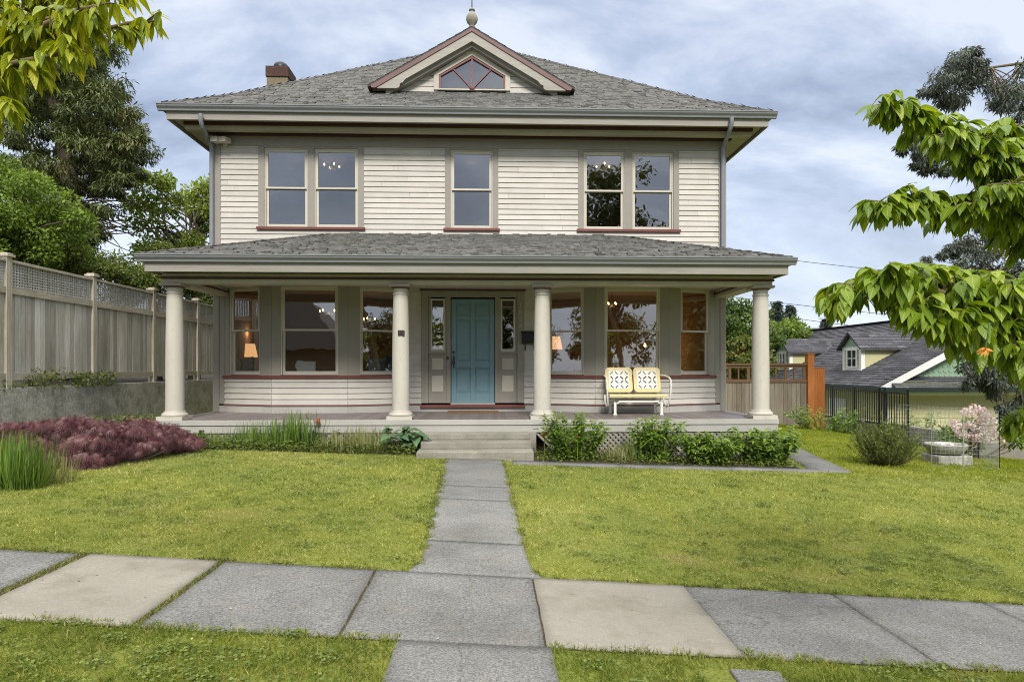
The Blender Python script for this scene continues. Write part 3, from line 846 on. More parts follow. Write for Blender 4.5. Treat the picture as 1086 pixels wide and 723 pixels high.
# lattice skirt
mb = MB()
def lattice_skirt(x0, x1):
    zt, zb = FLOOR - 0.217, 0.02
    H = zt - zb; x = x0 - H
    while x < x1:
        for s in (1, -1):
            a, b_ = (x, zb), (x + H, zt)
            if s < 0: a, b_ = (x + H, zb), (x, zt)
            if a[0] >= x0 - 0.02 and b_[0] >= x0 - 0.02 and a[0] <= x1 and b_[0] <= x1:
                mb.bar((a[0], PY0 + 0.02 + s * 0.006, a[1]), (b_[0], PY0 + 0.02 + s * 0.006, b_[1]), 0.038, 0.008, (0, 1, 0))
        x += 0.095
lattice_skirt(PX0, -1.15); mb.build('lattice_skirt', M['taupe'], house); mb = MB(); lattice_skirt(0.80, PX1); mb.build('lattice_skirt', M['taupe'], house); mb = MB()
mb.box(0.68, 0.80, PY0 - 0.02, PY0 + 0.10, -0.1, FLOOR - 0.216)
mb.build('skirt_post', M['taupe'], house)
mb = MB(); mb.box(PX0 + 0.1, PX1 - 0.1, PY0 + 0.35, PY0 + 0.45, -0.3, FLOOR - 0.22); mb.build('foundation', M['soil'], house)
# concrete steps
mb = MB()
sx0, sx1 = -1.10, 0.675
for k, (yy, zz) in enumerate(((10.22, 0.30), (10.60, 0.408), (10.98, 0.512))):
    mb.box(sx0 - (0.03 if k == 0 else 0), sx1 + (0.015 if k == 0 else 0), yy, 11.255, -0.05 if k == 0 else (0.30, 0.408)[k - 1], zz)
mb.build('steps', M['step'], house, bevel=0.012)
# columns
def tuscan(x, yc):
    mb = MB(); z0 = FLOOR + 0.148; z1 = 2.86
    prof = []
    for k in range(13):
        t = k / 12; prof.append((0.150 - 0.022 * max(0, (t - 0.3) / 0.7) ** 1.6, z0 + (z1 - z0) * t))
    prof = [(0.175, z0 - 0.012), (0.170, z0)] + prof + [(0.140, z1 + 0.003), (0.144, z1 + 0.014), (0.140, z1 + 0.026), (0.127, z1 + 0.030), (0.127, z1 + 0.10)]
    mb.lathe((x, yc, 0), prof, 32)
    col = mb.build('column', M['cream_col'], house, smooth='auto')
    mb = MB(); mb.box(x - 0.215, x + 0.215, yc - 0.215, yc + 0.215, FLOOR + 0.005, FLOOR + 0.062)
    mb.lathe((x, yc, FLOOR + 0.063), [(0.195, 0), (0.208, 0.012), (0.21, 0.03), (0.20, 0.048), (0.18, 0.055), (0.172, 0.07), (0.172, 0.073)], 32)
    mb.build('base', M['cream_col'], col, smooth='auto', bevel=0.006)
    mb = MB(); mb.lathe((x, yc, z1 + 0.101), [(0.128, 0), (0.15, 0.01), (0.165, 0.025), (0.165, 0.03)], 32); mb.build('neck_ring', M['mauve'], col, smooth='auto')
    mb = MB(); mb.box(x - 0.185, x + 0.185, yc - 0.185, yc + 0.185, z1 + 0.132, 3.035); mb.build('capital', M['taupe_light'], col, bevel=0.006)
    return col
M['cream_col'] = paint('column_paint', (0.515, 0.485, 0.425), var=0.12, dirt=0.4, stretch=(2, 2, 0.4), board=0.02)
M['taupe_light'] = paint('capital_paint', (0.36, 0.34, 0.30), var=0.1, dirt=0.2)
YC = 11.50
colx = [at(185.5, 380, YC).x, at(425, 380, YC).x, at(575, 380, YC).x, at(806.5, 380, YC).x]
cols = [tuscan(x, YC) for x in colx]
p = at(425.5, 353, YC - 0.15)
mb = MB(); mb.lathe((p.x - 0.028, 0, p.z), [(0.02, -0.05), (0.03, -0.04), (0.03, 0.04), (0.02, 0.05)], 10); mb.lathe((p.x + 0.028, 0, p.z), [(0.02, -0.05), (0.03, -0.04), (0.03, 0.04), (0.02, 0.05)], 10)
mb.v = [(x, y * 0.5 + YC - 0.145, z) for x, y, z in mb.v]; mb.build('column_plaque', M['brass'], cols[1])
# porch beam, side beams, ceiling
BX0, BX1 = colx[0] - 0.16, colx[3] + 0.16
mb = MB()
mb.box(BX0, BX1, YC - 0.13, YC + 0.13, 3.037, 3.20)
for x in (colx[0], colx[3]): mb.box(x - 0.13, x + 0.13, YC + 0.131, HY0, 3.037, 3.20)
mb.build('porch_beam', M['cream'], house, bevel=0.004)
mb = MB(); mb.box(BX0 - 0.02, BX1 + 0.02, YC - 0.165, YC - 0.132, 3.105, 3.14)
mb.box(colx[0] + 0.131, colx[0] + 0.155, YC + 0.14, HY0, 3.105, 3.14); mb.box(colx[3] - 0.155, colx[3] - 0.131, YC + 0.14, HY0, 3.105, 3.14)
mb.build('moulding', M['darkred'], house)
mb = MB()
x = BX0 + 0.27
while x < BX1 - 0.27:
    mb.box(x, min(x + 0.082, BX1 - 0.27), YC + 0.135, HY0, 3.20, 3.215); x += 0.084
mb.build('porch_ceiling', M['cream'], house)

# porch roof
QX0, QX1, QY0, QZ, QS = CX - 5.36, CX + 5.36, 10.90, 3.45, 0.337
QX0, QX1 = at(146, 270, QY0).x, at(842.5, 271, QY0).x
TQ = HY0 - QY0
mb = MB()
hq = lambda t: QS * max(t, 0)
courses(mb, lambda a, t, e: (a, QY0 + t, QZ + hq(t) + e), lambda t: QX0 + t, lambda t: QX1 - t, TQ - 0.005, 0, hq, expo=0.135)
courses(mb, lambda a, t, e: (QX0 + t, a, QZ + hq(t) + e), lambda t: QY0 + t, lambda t: HY0 - 0.03, TQ - 0.1, 0, hq, expo=0.135)
courses(mb, lambda a, t, e: (QX1 - t, a, QZ + hq(t) + e), lambda t: QY0 + t, lambda t: HY0 - 0.03, TQ - 0.1, 0, hq, expo=0.135)
for sx, x0 in ((1, QX0), (-1, QX1)):
    t = 0.02
    while t < TQ - 0.25:
        hip_tab(mb, x0, QY0, sx, t, QZ, hq); t += 0.105
pr = mb.build('porch_roof', M['shingle'], house)
mb = MB()
mb.face([(QX0, QY0, QZ - .012), (QX1, QY0, QZ - .012), (QX1 - TQ, HY0, QZ + hq(TQ) - .015), (QX0 + TQ, HY0, QZ + hq(TQ) - .015)])
mb.face([(QX0, QY0, QZ - .012), (QX0 + TQ, HY0, QZ + hq(TQ) - .015), (QX0, HY0, QZ - .012)]); mb.face([(QX1, QY0, QZ - .012), (QX1, HY0, QZ - .012), (QX1 - TQ, HY0, QZ + hq(TQ) - .015)])
mb.build('underlay', M['under'], pr)
mb = MB()
f0, f1 = QX0 + 0.06, QX1 - 0.06
mb.box(f0, f1, QY0 + 0.09, QY0 + 0.12, 3.175, 3.40); mb.box(f0, f0 + 0.03, QY0 + 0.121, HY0, 3.175, 3.40); mb.box(f1 - 0.03, f1, QY0 + 0.121, HY0, 3.175, 3.40)
mb.build('fascia', M['fascia'], house, bevel=0.004)
mb = MB(); mb.box(f0 + 0.031, f1 - 0.031, QY0 + 0.121, YC + 0.13, 3.216, 3.235)
mb.box(f0 + 0.031, BX0 + 0.05, YC + 0.131, HY0, 3.216, 3.235); mb.box(BX1 - 0.05, f1 - 0.031, YC + 0.131, HY0, 3.216, 3.235)
mb.build('soffit', M['cream'], house)
mb = MB()
gutter_run(mb, (f1 + 0.11, QY0 + 0.086), (f0 - 0.11, QY0 + 0.086), (0, -1), QZ - 0.004)
gutter_run(mb, (f0 - 0.003, QY0 + 0.09), (f0 - 0.003, HY0), (-1, 0), QZ - 0.004); gutter_run(mb, (f1 + 0.003, HY0), (f1 + 0.003, QY0 + 0.09), (1, 0), QZ - 0.004)
mb.build('gutter', M['gutter'], house)

# --- ground-floor front: bays either side of the door
def mx(x): return 2 * CX - x
bayL = [(-5.33, 13.5), (-4.25, 13.05), (-2.775, 13.05), (-1.70, 13.5)]
bayR = [(mx(x), y) for x, y in reversed(bayL)]
LZ0, LZ1, LZM, SILL = 1.46, 3.195, 2.345, 1.395
WLO = FLOOR + 0.165
sid, pan, sil, red, base = MB(), MB(), MB(), MB(), MB()
wins = []
def done():
    global sid, pan, sil, red, base
    for q, nm, mt in ((sid, 'wall', 'siding'), (pan, 'bay_panel', 'panel'), (sil, 'window_sill', 'red'), (red, 'moulding', 'mauve'), (base, 'baseboard', 'skirt')):
        if q.f: q.build(nm, M[mt], house)
    sid, pan, sil, red, base = MB(), MB(), MB(), MB(), MB()
for bay, spans in ((bayL, [(0.11, 0.755), (0.115, 0.875), (0.20, 0.85)]), (bayR, [(0.15, 0.80), (0.125, 0.885), (0.245, 0.89)])):
    for k in range(3):
        F, L = frame(bay[k], bay[k + 1])
        a, b_ = spans[k][0] * L, spans[k][1] * L
        siding(sid, F, L, WLO, SILL, (), e=0.112, t=0.022)
        pan.lbox(F, 0, a, -0.10, 0.012, LZ0 - 0.012, 3.21); pan.lbox(F, b_, L, -0.10, 0.012, LZ0 - 0.012, 3.21)
        pan.lbox(F, a, b_, -0.10, 0.010, LZ1, 3.21)
        sil.lbox(F, -0.01, L + 0.01, -0.10, 0.055, SILL, SILL + 0.05)
        red.lbox(F, -0.005, L + 0.005, -0.05, 0.03, WLO - 0.035, WLO - 0.002)
        base.lbox(F, -0.002, L + 0.002, -0.05, 0.022, FLOOR + 0.001, WLO - 0.036)
        wins.append((F, a, b_))
    done()
# flat wall between and beside the bays
for (x0, x1, h) in ((-1.70, mx(-1.70), [(0, 0, 0, 0)]), (HX0, -5.33, []), (mx(-5.33), HX1, [])):
    F = ((x0, HY0), (1, 0), (0, -1)); L = x1 - x0
    ds0, ds1 = CX - 1.045 - x0, CX + 1.045 - x0
    if h:
        siding(sid, F, L, WLO, 3.21, [(ds0, ds1, WLO, 3.21)], e=0.112, t=0.022)
        red.lbox(F, 0, ds0, -0.05, 0.03, WLO - 0.035, WLO - 0.002); red.lbox(F, ds1, L, -0.05, 0.03, WLO - 0.035, WLO - 0.002)
    else:
        pan.lbox(F, 0, L, -0.1, 0.018, WLO - 0.002, 3.21)
    base.lbox(F, 0, L, -0.05, 0.022, FLOOR + 0.001, WLO - 0.036)
    done()
for x0, x1 in ((HX0 - 0.02, HX0 + 0.10), (HX1 - 0.10, HX1 + 0.02)):
    mb = MB(); mb.box(x0, x1, HY0 - 0.034, HY0 + 0.13, FLOOR + 0.002, 3.205); mb.build('corner_board', M['taupe'], house)
for F, a, b_ in wins: sash_window(house, F, a, b_, LZ0, LZ1, LZM, M['glass'])

# --- door and sidelights
FE = ((CX - 1.045, HY0), (1, 0), (0, -1)); W = 2.09
d0, d1 = 0.605, 1.485                      # door leaf
g0, g1, g2, g3 = 0.185, 0.475, 1.615, 1.905  # sidelight openings
DB, DT = 0.885, 3.005
mb = MB()
mb.lbox(FE, 0, g0 - 0.045, -0.1, 0.045, DB, 3.215); mb.lbox(FE, g3 + 0.045, W, -0.1, 0.045, DB, 3.215)
mb.lbox(FE, g1 + 0.04, d0 - 0.012, -0.1, 0.030, DB, 3.10); mb.lbox(FE, d1 + 0.012, g2 - 0.04, -0.1, 0.030, DB, 3.10)
mb.lbox(FE, g0 - 0.045, g3 + 0.045, -0.1, 0.040, DT + 0.035, 3.215)
for a, b_ in ((g0, g1), (g2, g3)):
    mb.lbox(FE, a - 0.044, b_ + 0.039, -0.1, 0.015, DB, 1.90)          # panel field below the light
    mb.lbox(FE, a - 0.044, b_ + 0.039, 0.0155, 0.055, 1.885, 1.93)     # shelf moulding
    mb.lbox(FE, a - 0.044, a, -0.1, 0.022, 1.931, DT + 0.03); mb.lbox(FE, b_, b_ + 0.039, -0.1, 0.022, 1.931, DT + 0.03)
mb.build('door_surround', M['taupe'], house, bevel=0.004)
mb = MB(); mb.lbox(FE, -0.03, W + 0.03, 0.046, 0.10, 3.165, 3.205); mb.build('moulding', M['darkred'], house)
mb = MB(); mb.lbox(FE, -0.02, W + 0.02, -0.1, 0.085, 0.80, 0.852); mb.build('door_sill', M['red'], house)
mb = MB(); mb.lbox(FE, d0 - 0.012, d1 + 0.012, -0.1, 0.03, 0.853, DB); mb.build('threshold', M['skirt'], house)
for a, b_ in ((g0, g1), (g2, g3)):
    for z0_, z1_ in ((1.565, 1.80), (1.12, 1.445)):
        mb = MB(); mb.lbox(FE, a + 0.028, b_ - 0.03, 0.0155, 0.024, z0_, z1_); mb.build('inset_panel', M['cream'], house, bevel=0.004)
for a, b_ in ((g0, g1), (g2, g3)):
    mb = MB()
    mb.lbox(FE, a + 0.001, a + 0.03, -0.08, 0.018, 1.932, DT); mb.lbox(FE, b_ - 0.03, b_ - 0.001, -0.08, 0.018, 1.932, DT)
    mb.lbox(FE, a + 0.03, b_ - 0.03, -0.08, 0.018, 1.932, 1.985); mb.lbox(FE, a + 0.03, b_ - 0.03, -0.08, 0.018, DT - 0.03, DT)
    sl = mb.build('sidelight', M['sash'], house)
    g = MB()
    g.face([(FE[0][0] + s_, HY0 + 0.03, z_) for s_, z_ in ((a + .03, 1.985), (b_ - .03, 1.985), (b_ - .03, DT - .03), (a + .03, DT - .03))])
    g.build('glass', M['glass'], sl)
    mb = MB(); mb.lbox(FE, a + 0.03, b_ - 0.03, -0.075, -0.06, DT - 0.22, DT - 0.03); mb.build('blind', plain('brown_blind', (0.05, 0.03, 0.02), 0.8), sl)
mb = MB()   # six-panel leaf: stiles, rails and sunk panels
dw_ = d1 - d0; st = 0.10
vx = [d0, d0 + st, d0 + dw_ / 2 - 0.045, d0 + dw_ / 2 + 0.045, d1 - st, d1]
rails = [(DB, DB + 0.20), (1.60, 1.745), (2.58, 2.665), (DT - 0.10, DT)]
for a, b_ in ((vx[0], vx[1]), (vx[2], vx[3]), (vx[4], vx[5])): mb.lbox(FE, a, b_, -0.045, -0.005, DB, DT, 0.5)
for z0_, z1_ in rails:
    for a, b_ in ((vx[1], vx[2]), (vx[3], vx[4])): mb.lbox(FE, a, b_, -0.045, -0.0055, z0_, z1_, 0.5)
for (z0_, z1_) in ((rails[0][1], rails[1][0]), (rails[1][1], rails[2][0]), (rails[2][1], rails[3][0])):
    for a, b_ in ((vx[1], vx[2]), (vx[3], vx[4])):
        mb.lbox(FE, a, b_, -0.045, -0.026, z0_, z1_, 0.5); mb.lbox(FE, a + 0.035, b_ - 0.035, -0.0255, -0.012, z0_ + 0.035, z1_ - 0.035, 0.45)
door = mb.build('door', M['door'], house, bevel=0.004)
mb = MB(); hx = FE[0][0] + d0 + 0.05
mb.box(hx - 0.022, hx + 0.022, HY0 - 0.015, HY0 + 0.005, 1.66, 1.86); mb.lathe((hx, HY0 - 0.03, 1.70), [(0.012, -0.02), (0.03, -0.012), (0.03, 0.012), (0.012, 0.02)], 12)
mb.lathe((hx, HY0 - 0.015, 1.92), [(0.01, -0.024), (0.026, -0.015), (0.026, 0.015), (0.01, 0.024)], 12); mb.tube([(hx, HY0 - 0.01, 1.60), (hx, HY0 - 0.06, 1.63), (hx, HY0 - 0.06, 1.77), (hx, HY0 - 0.01, 1.80)], 0.011, 8)
mb.build('handle', M['brass'], door, smooth='auto')
bx = FE[0][0] + 0.535
mb = MB(); mb.lathe((bx, HY0 - 0.036, 1.80), [(0.014, -0.03), (0.026, -0.018), (0.026, 0.018), (0.014, 0.03)], 12); mb.build('doorbell', M['brass'], house, smooth='auto')
# house number, one digit above another on the right casing
nx_ = FE[0][0] + W - 0.075
for k, ch_ in enumerate('1834'):
    cu = bpy.data.curves.new('house_number', 'FONT'); cu.body = ch_; cu.size = 0.135; cu.extrude = 0.006; cu.align_x = 'CENTER'
    t0 = bpy.data.objects.new('digit', cu); COL.objects.link(t0)
    me = bpy.data.meshes.new_from_object(t0.evaluated_get(bpy.context.evaluated_depsgraph_get())); bpy.data.objects.remove(t0)
    t = bpy.data.objects.new('house_number', me); COL.objects.link(t)
    t.rotation_euler = (R(90), 0, 0); t.parent = house
    t.location = Vector((nx_, HY0 - 0.053, 2.82 - k * 0.135)) - wloc(house)
    me.materials.clear(); me.materials.append(M['cream'])

# --- rooms behind the glass
rm = MB()
def room(x0, x1, y1, z0, z1, y0=13.62):
    rm.face([(x0, y1, z0), (x1, y1, z0), (x1, y1, z1), (x0, y1, z1)]); rm.face([(x0, y0, z0), (x0, y1, z0), (x0, y1, z1), (x0, y0, z1)])
    rm.face([(x1, y1, z0), (x1, y0, z0), (x1, y0, z1), (x1, y1, z1)]); rm.face([(x0, y1, z1), (x1, y1, z1), (x1, y0, z1), (x0, y0, z1)])
room(-5.5, -1.66, 18.5, FLOOR + .02, 3.44); room(-1.64, 0.96, 20, FLOOR + .02, 3.44); room(0.98, 4.82, 18.5, FLOOR + .02, 3.44)
rm.build('interior_wall', M['room'], house)
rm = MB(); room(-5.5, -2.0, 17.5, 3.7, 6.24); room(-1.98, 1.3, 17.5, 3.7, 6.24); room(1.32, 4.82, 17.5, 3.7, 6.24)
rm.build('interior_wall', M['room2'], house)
mb = MB(); mb.box(-5.52, 4.84, 13.62, 20, FLOOR - 0.02, FLOOR + 0.02); mb.box(-5.52, 4.84, 13.56, 20, 3.60, 3.69); mb.box(-5.52, 4.84, 13.0, 13.55, 3.222, 3.34)
mb.build('interior_floor', M['room_wood'], house)

# ------------------------------------------------------------------ left boundary: retaining wall and fence
mb = MB()
for k in range(34):
    y0, y1 = 3.0 + k * 0.75, 3.0 + (k + 1) * 0.75
    mb.hexa([(-7.0, y0, -0.5), (-6.99, y1, -0.5), (-7.22, y1, -0.5), (-7.22, y0, -0.5), (-7.02, y0, 1.30), (-7.02, y1, 1.30), (-7.22, y1, 1.30), (-7.22, y0, 1.30)], 0.5)
tag(mb.build('retaining_wall', M['wallc']), 'mossy grey concrete retaining wall under the tall weathered fence', 'wall')
lf = thing('wooden_fence', 'tall weathered grey board fence with lattice top above the concrete wall', 'fence', (-7.14, 12, 1.3))
FX = -7.14
posts = [10.0 + 2.12 * k for k in range(-3, 6)]
boards, rails, lat = MB(), MB(), MB()
for k, y in enumerate(posts):
    mb = MB(); mb.box(FX - 0.055, FX + 0.055, y - 0.055, y + 0.055, 1.2, 3.24)
    mb.box(FX - 0.085, FX + 0.085, y - 0.085, y + 0.085, 3.241, 3.275)
    mb.prism([(FX - 0.06, y - 0.06, 3.276), (FX + 0.06, y - 0.06, 3.276), (FX + 0.06, y + 0.06, 3.276), (FX - 0.06, y + 0.06, 3.276)], (0, 0, 0.02))
    mb.build('post', M['fence_post'], lf)
for y0, y1 in zip(posts[:-1], posts[1:]):
    a, b_ = y0 + 0.057, y1 - 0.057
    boards, rails, lat = MB(), MB(), MB()
    for x0_, x1_, z0_, z1_ in ((-0.05, 0.05, 3.165, 3.205), (-0.03, 0.045, 2.70, 2.80), (-0.03, 0.045, 1.42, 1.52)):
        rails = MB(); rails.box(FX + x0_, FX + x1_, a, b_, z0_, z1_); rails.build('rail', M['fence_rail'], lf)
    y = a
    while y < b_ - 0.01:
        w = random.uniform(0.085, 0.14); e = min(y + w, b_)
        boards.box(FX - 0.012, FX + 0.010 + random.uniform(0, 0.006), y, e - random.uniform(0.003, 0.009), 1.521, 2.699); y = e
    for k in range(8):      # square lattice
        z = 2.815 + k * 0.042
        lat.box(FX + 0.004, FX + 0.011, a, b_, z, z + 0.016)
    y = a + 0.01
    while y < b_:
        lat.box(FX - 0.006, FX + 0.003, y, y + 0.03, 2.801, 3.164); y += 0.058
    boards.build('boards', M['fence'], lf); lat.build('lattice', M['lattice'], lf)

# ------------------------------------------------------------------ right boundary fence
rf = thing('wooden_fence', 'brown grey board fence with open slatted top beside the porch, ending at orange posts', 'fence', (7.5, 20, -0.05))
RY = 20.0
boards, rails, lat = MB(), MB(), MB()
x = 4.95
while x < 9.80:
    w = random.uniform(0.11, 0.15); boards.box(x, x + w - 0.008, RY - 0.012 - random.uniform(0, 0.008), RY + 0.01, -0.15, 1.16); x += w
boards.build('board', M['rfence'], rf)
rails.box(4.95, 9.78, RY - 0.05, RY + 0.04, 1.161, 1.25); rails.build('rail', M['brownwood'], rf); rails = MB(); rails.box(4.95, 9.78, RY - 0.07, RY + 0.06, 1.68, 1.74); rails.box(4.95, 9.78, RY - 0.03, RY + 0.0, 1.60, 1.68)
rails.build('rail', M['brownwood'], rf)
x = 5.0
k = 0
while x < 9.75:
    lat.box(x, x + (0.085 if k % 2 == 0 else 0.045), RY - 0.02, RY + 0.02, 1.251, 1.60); x += 0.29; k += 1
lat.build('slat', M['brownwood'], rf)
mb = MB(); p = at(858.5, 375, RY); mb.box(p.x - 0.10, p.x + 0.10, RY - 0.10, RY + 0.10, -0.3, 2.02)
mb.prism([(p.x - 0.12, RY - 0.12, 2.021), (p.x + 0.12, RY - 0.12, 2.021), (p.x + 0.12, RY + 0.12, 2.021), (p.x - 0.12, RY + 0.12, 2.021)], (0, 0, 0.025)); mb.build('post', M['cedar'], rf)
mb = MB(); mb.box(p.x + 0.103, p.x + 0.47, RY - 0.03, RY + 0.02, -0.4, 1.60); mb.build('gate_board', M['cedar'], rf)

# black railing fence
mf = thing('metal_fence', 'black metal picket railing standing at the edge of the right lawn', 'fence', (11, 19.5, -0.3))
ys = [17.0 + 1.27 * k for k in range(6)]
def frz(y): return float(gz(11.0, y)) - 0.02
pk, rl = MB(), MB()
for y in ys:
    mb = MB(); mb.box(10.978, 11.022, y - 0.022, y + 0.022, frz(y) - 0.3, 1.0); mb.lathe((11, y, 1.0), [(0.03, 0), (0.045, 0.03), (0.02, 0.065)], 8); mb.build('post', M['black'], mf)
for y0, y1 in zip(ys[:-1], ys[1:]):
    rl.box(10.985, 11.015, y0 + 0.03, y1 - 0.03, 0.90, 0.935); rl.box(10.985, 11.015, y0 + 0.03, y1 - 0.03, 0.02, 0.05)
    y = y0 + 0.12
    while y < y1 - 0.06: pk.box(10.99, 11.01, y - 0.009, y + 0.009, 0.0, 0.955); y += 0.115
pk.build('picket', M['black'], mf); rl.build('rail', M['black'], mf)
mb = MB(); mb.box(11.12, 11.3, 15.3, 24.5, -1.3, 0.05); tag(mb.build('driveway_wall', M['wallc']), 'low grey concrete wall behind the black picket railing', 'wall')
mb = MB(); mb.box(10.2, 16.5, 15.0, 15.25, -1.2, float(at(1000, 470, 15.1).z)); tag(mb.build('garden_wall', M['slab_tan']), 'low pale concrete kerb wall along the edge of the right lawn below pink blossom', 'wall')

# ------------------------------------------------------------------ neighbour's house on the right
NX0, NY0, NYB, EAVE = 13.0, 22.0, 42.0, 0.97
M['n_yellow'] = paint('pale_yellow_clapboard', (0.50, 0.47, 0.26), var=0.06, dirt=0.08)
M['n_green'] = paint('sage_shingle_paint', (0.255, 0.37, 0.265), var=0.1, dirt=0.1)
M['n_white'] = paint('white_trim', (0.74, 0.74, 0.72), var=0.05, dirt=0.06)
M['n_dark'] = plain('dark_green_gutter', (0.012, 0.024, 0.022), 0.4)
nh = thing('neighbour_house', 'pale yellow house with grey shingle roof, dormers and sage green gable beyond the lawn', 'house', (18, 22, -1.4))
mb = MB()
F = ((NX0 + 0.35, NY0 + 0.0), (1, 0), (0, -1)); siding(mb, F, 12, -2.2, EAVE + 0.02, (), e=0.15, t=0.018)
F, L = frame((NX0 + 0.35, NYB), (NX0 + 0.35, NY0)); siding(mb, F, L, -2.2, EAVE + 0.1, (), e=0.15, t=0.018)
mb.build('wall', M['n_yellow'], nh)
NS = 0.52; NR = 5.2            # roof pitch and half width
def nroof(mb, x0, sgn, half, z0, slope, y0, y1, expo=0.17, wr=(0.25, 0.5)):
    t = 0
    while t < half:
        dt = expo / math.sqrt(1 + slope * slope); y = y0
        while y < y1:
            w = random.uniform(*wr); ye = min(y + w, y1)
            q = [(x0 + sgn * t, y, z0 + slope * t + 0.02), (x0 + sgn * t, ye - 0.006, z0 + slope * t + 0.02), (x0 + sgn * (t + dt + .02), ye - 0.006, z0 + slope * (t + dt) + 0.006), (x0 + sgn * (t + dt + .02), y, z0 + slope * (t + dt) + 0.006)]
            mb.face(q if sgn < 0 else q[::-1], min(1, max(0, random.gauss(.5, .22)))); y = ye
        t += dt
mb = MB()
nroof(mb, NX0, 1, NR, EAVE, NS, NY0 - 0.4, NYB)
nroof(mb, NX0 + 2 * NR, -1, NR, EAVE, NS, NY0 - 0.4, NYB, 0.6, (1, 2))
mb.prism([(NX0, NY0 - 0.39, EAVE), (NX0 + NR, NY0 - 0.39, EAVE + NS * NR), (NX0 + 2 * NR, NY0 - 0.39, EAVE), (NX0 + 2 * NR, NY0 - 0.39, EAVE - 0.08), (NX0 + NR, NY0 - 0.39, EAVE + NS * NR - 0.09), (NX0, NY0 - 0.39, EAVE - 0.08)][::-1], (0, NYB - NY0 + 0.39, 0), 0.2)
# pent roof across the gable foot
for k in range(5):
    y1 = NY0 - 0.02 - k * 0.13; z1_ = EAVE + 0.34 - k * 0.075; x = NX0 + 0.42
    while x < NX0 + 11:
        w = random.uniform(0.25, 0.5)
        mb.face([(x, y1 - 0.15, z1_ - 0.075), (x + w - .006, y1 - 0.15, z1_ - 0.075), (x + w - .006, y1, z1_ - 0.01), (x, y1, z1_ - 0.01)], min(1, max(0, random.gauss(.5, .22)))); x += w
mb.build('roof', M['shingle2'], nh)
mb = MB(); mb.prism([(NX0 + 0.6, NY0 - 0.004, EAVE + 0.2), (NX0 + NR * 2 - 0.6, NY0 - 0.004, EAVE + 0.2), (NX0 + NR, NY0 - 0.004, EAVE + NS * NR - 0.12)], (0, 0.1, 0))
for k in range(13):      # scalloped shingle rows
    z = EAVE + 0.32 + k * 0.17; x = NX0 + (z - EAVE) / NS + 0.22
    while x < NX0 + 2 * NR - (z - EAVE) / NS - 0.22:
        mb.prism([(x + 0.09 + 0.085 * math.cos(a), NY0 - 0.02, z + 0.06 + 0.085 * math.sin(a)) for a in (math.pi, 1.25 * math.pi, 1.5 * math.pi, 1.75 * math.pi, 2 * math.pi)], (0, 0.014, 0)); x += 0.185
mb.build('gable', M['n_green'], nh)
mb = MB()
for s in (0, 1):
    def X(t): return NX0 + t if s == 0 else NX0 + 2 * NR - t
    q = [(X(0.02), NY0 - 0.41, EAVE - 0.02), (X(NR), NY0 - 0.41, EAVE + NS * NR - 0.0), (X(NR), NY0 - 0.41, EAVE + NS * NR - 0.27), (X(0.45), NY0 - 0.41, EAVE - 0.03)]
    mb.prism(q if s else q[::-1], (0, 0.04, 0))
mb.box(NX0 + 0.40, NX0 + 0.55, NY0 - 0.04, NY0 + 0.1, -2.2, EAVE - 0.2)
mb.box(NX0 + 0.36, NX0 + 11, NY0 - 0.06, NY0 - 0.022, EAVE - 0.32, EAVE - 0.16)
for y in (24.2, 27, 30): mb.box(NX0 + 0.28, NX0 + 0.33, y, y + 1.2, -0.9, 0.45)
mb.build('trim', M['n_white'], nh)
mb = MB(); mb.box(NX0 - 0.13, NX0 + 0.0, NY0 - 0.75, NYB, EAVE - 0.14, EAVE + 0.0); mb.box(NX0 - 0.02, NX0 + 11, NY0 - 0.80, NY0 - 0.68, EAVE - 0.17, EAVE - 0.02); mb.box(NX0 + 0.02, NX0 + 11, NY0 - 0.68, NY0 - 0.02, EAVE - 0.16, EAVE - 0.13)
mb.build('gutter', M['n_dark'], nh)
mb = MB(); mb.box(NX0 + 0.1, NX0 + 0.2, NY0 - 0.55, NY0 - 0.45, -2.2, EAVE - 0.17); mb.build('downspout', M['n_dark'], nh)
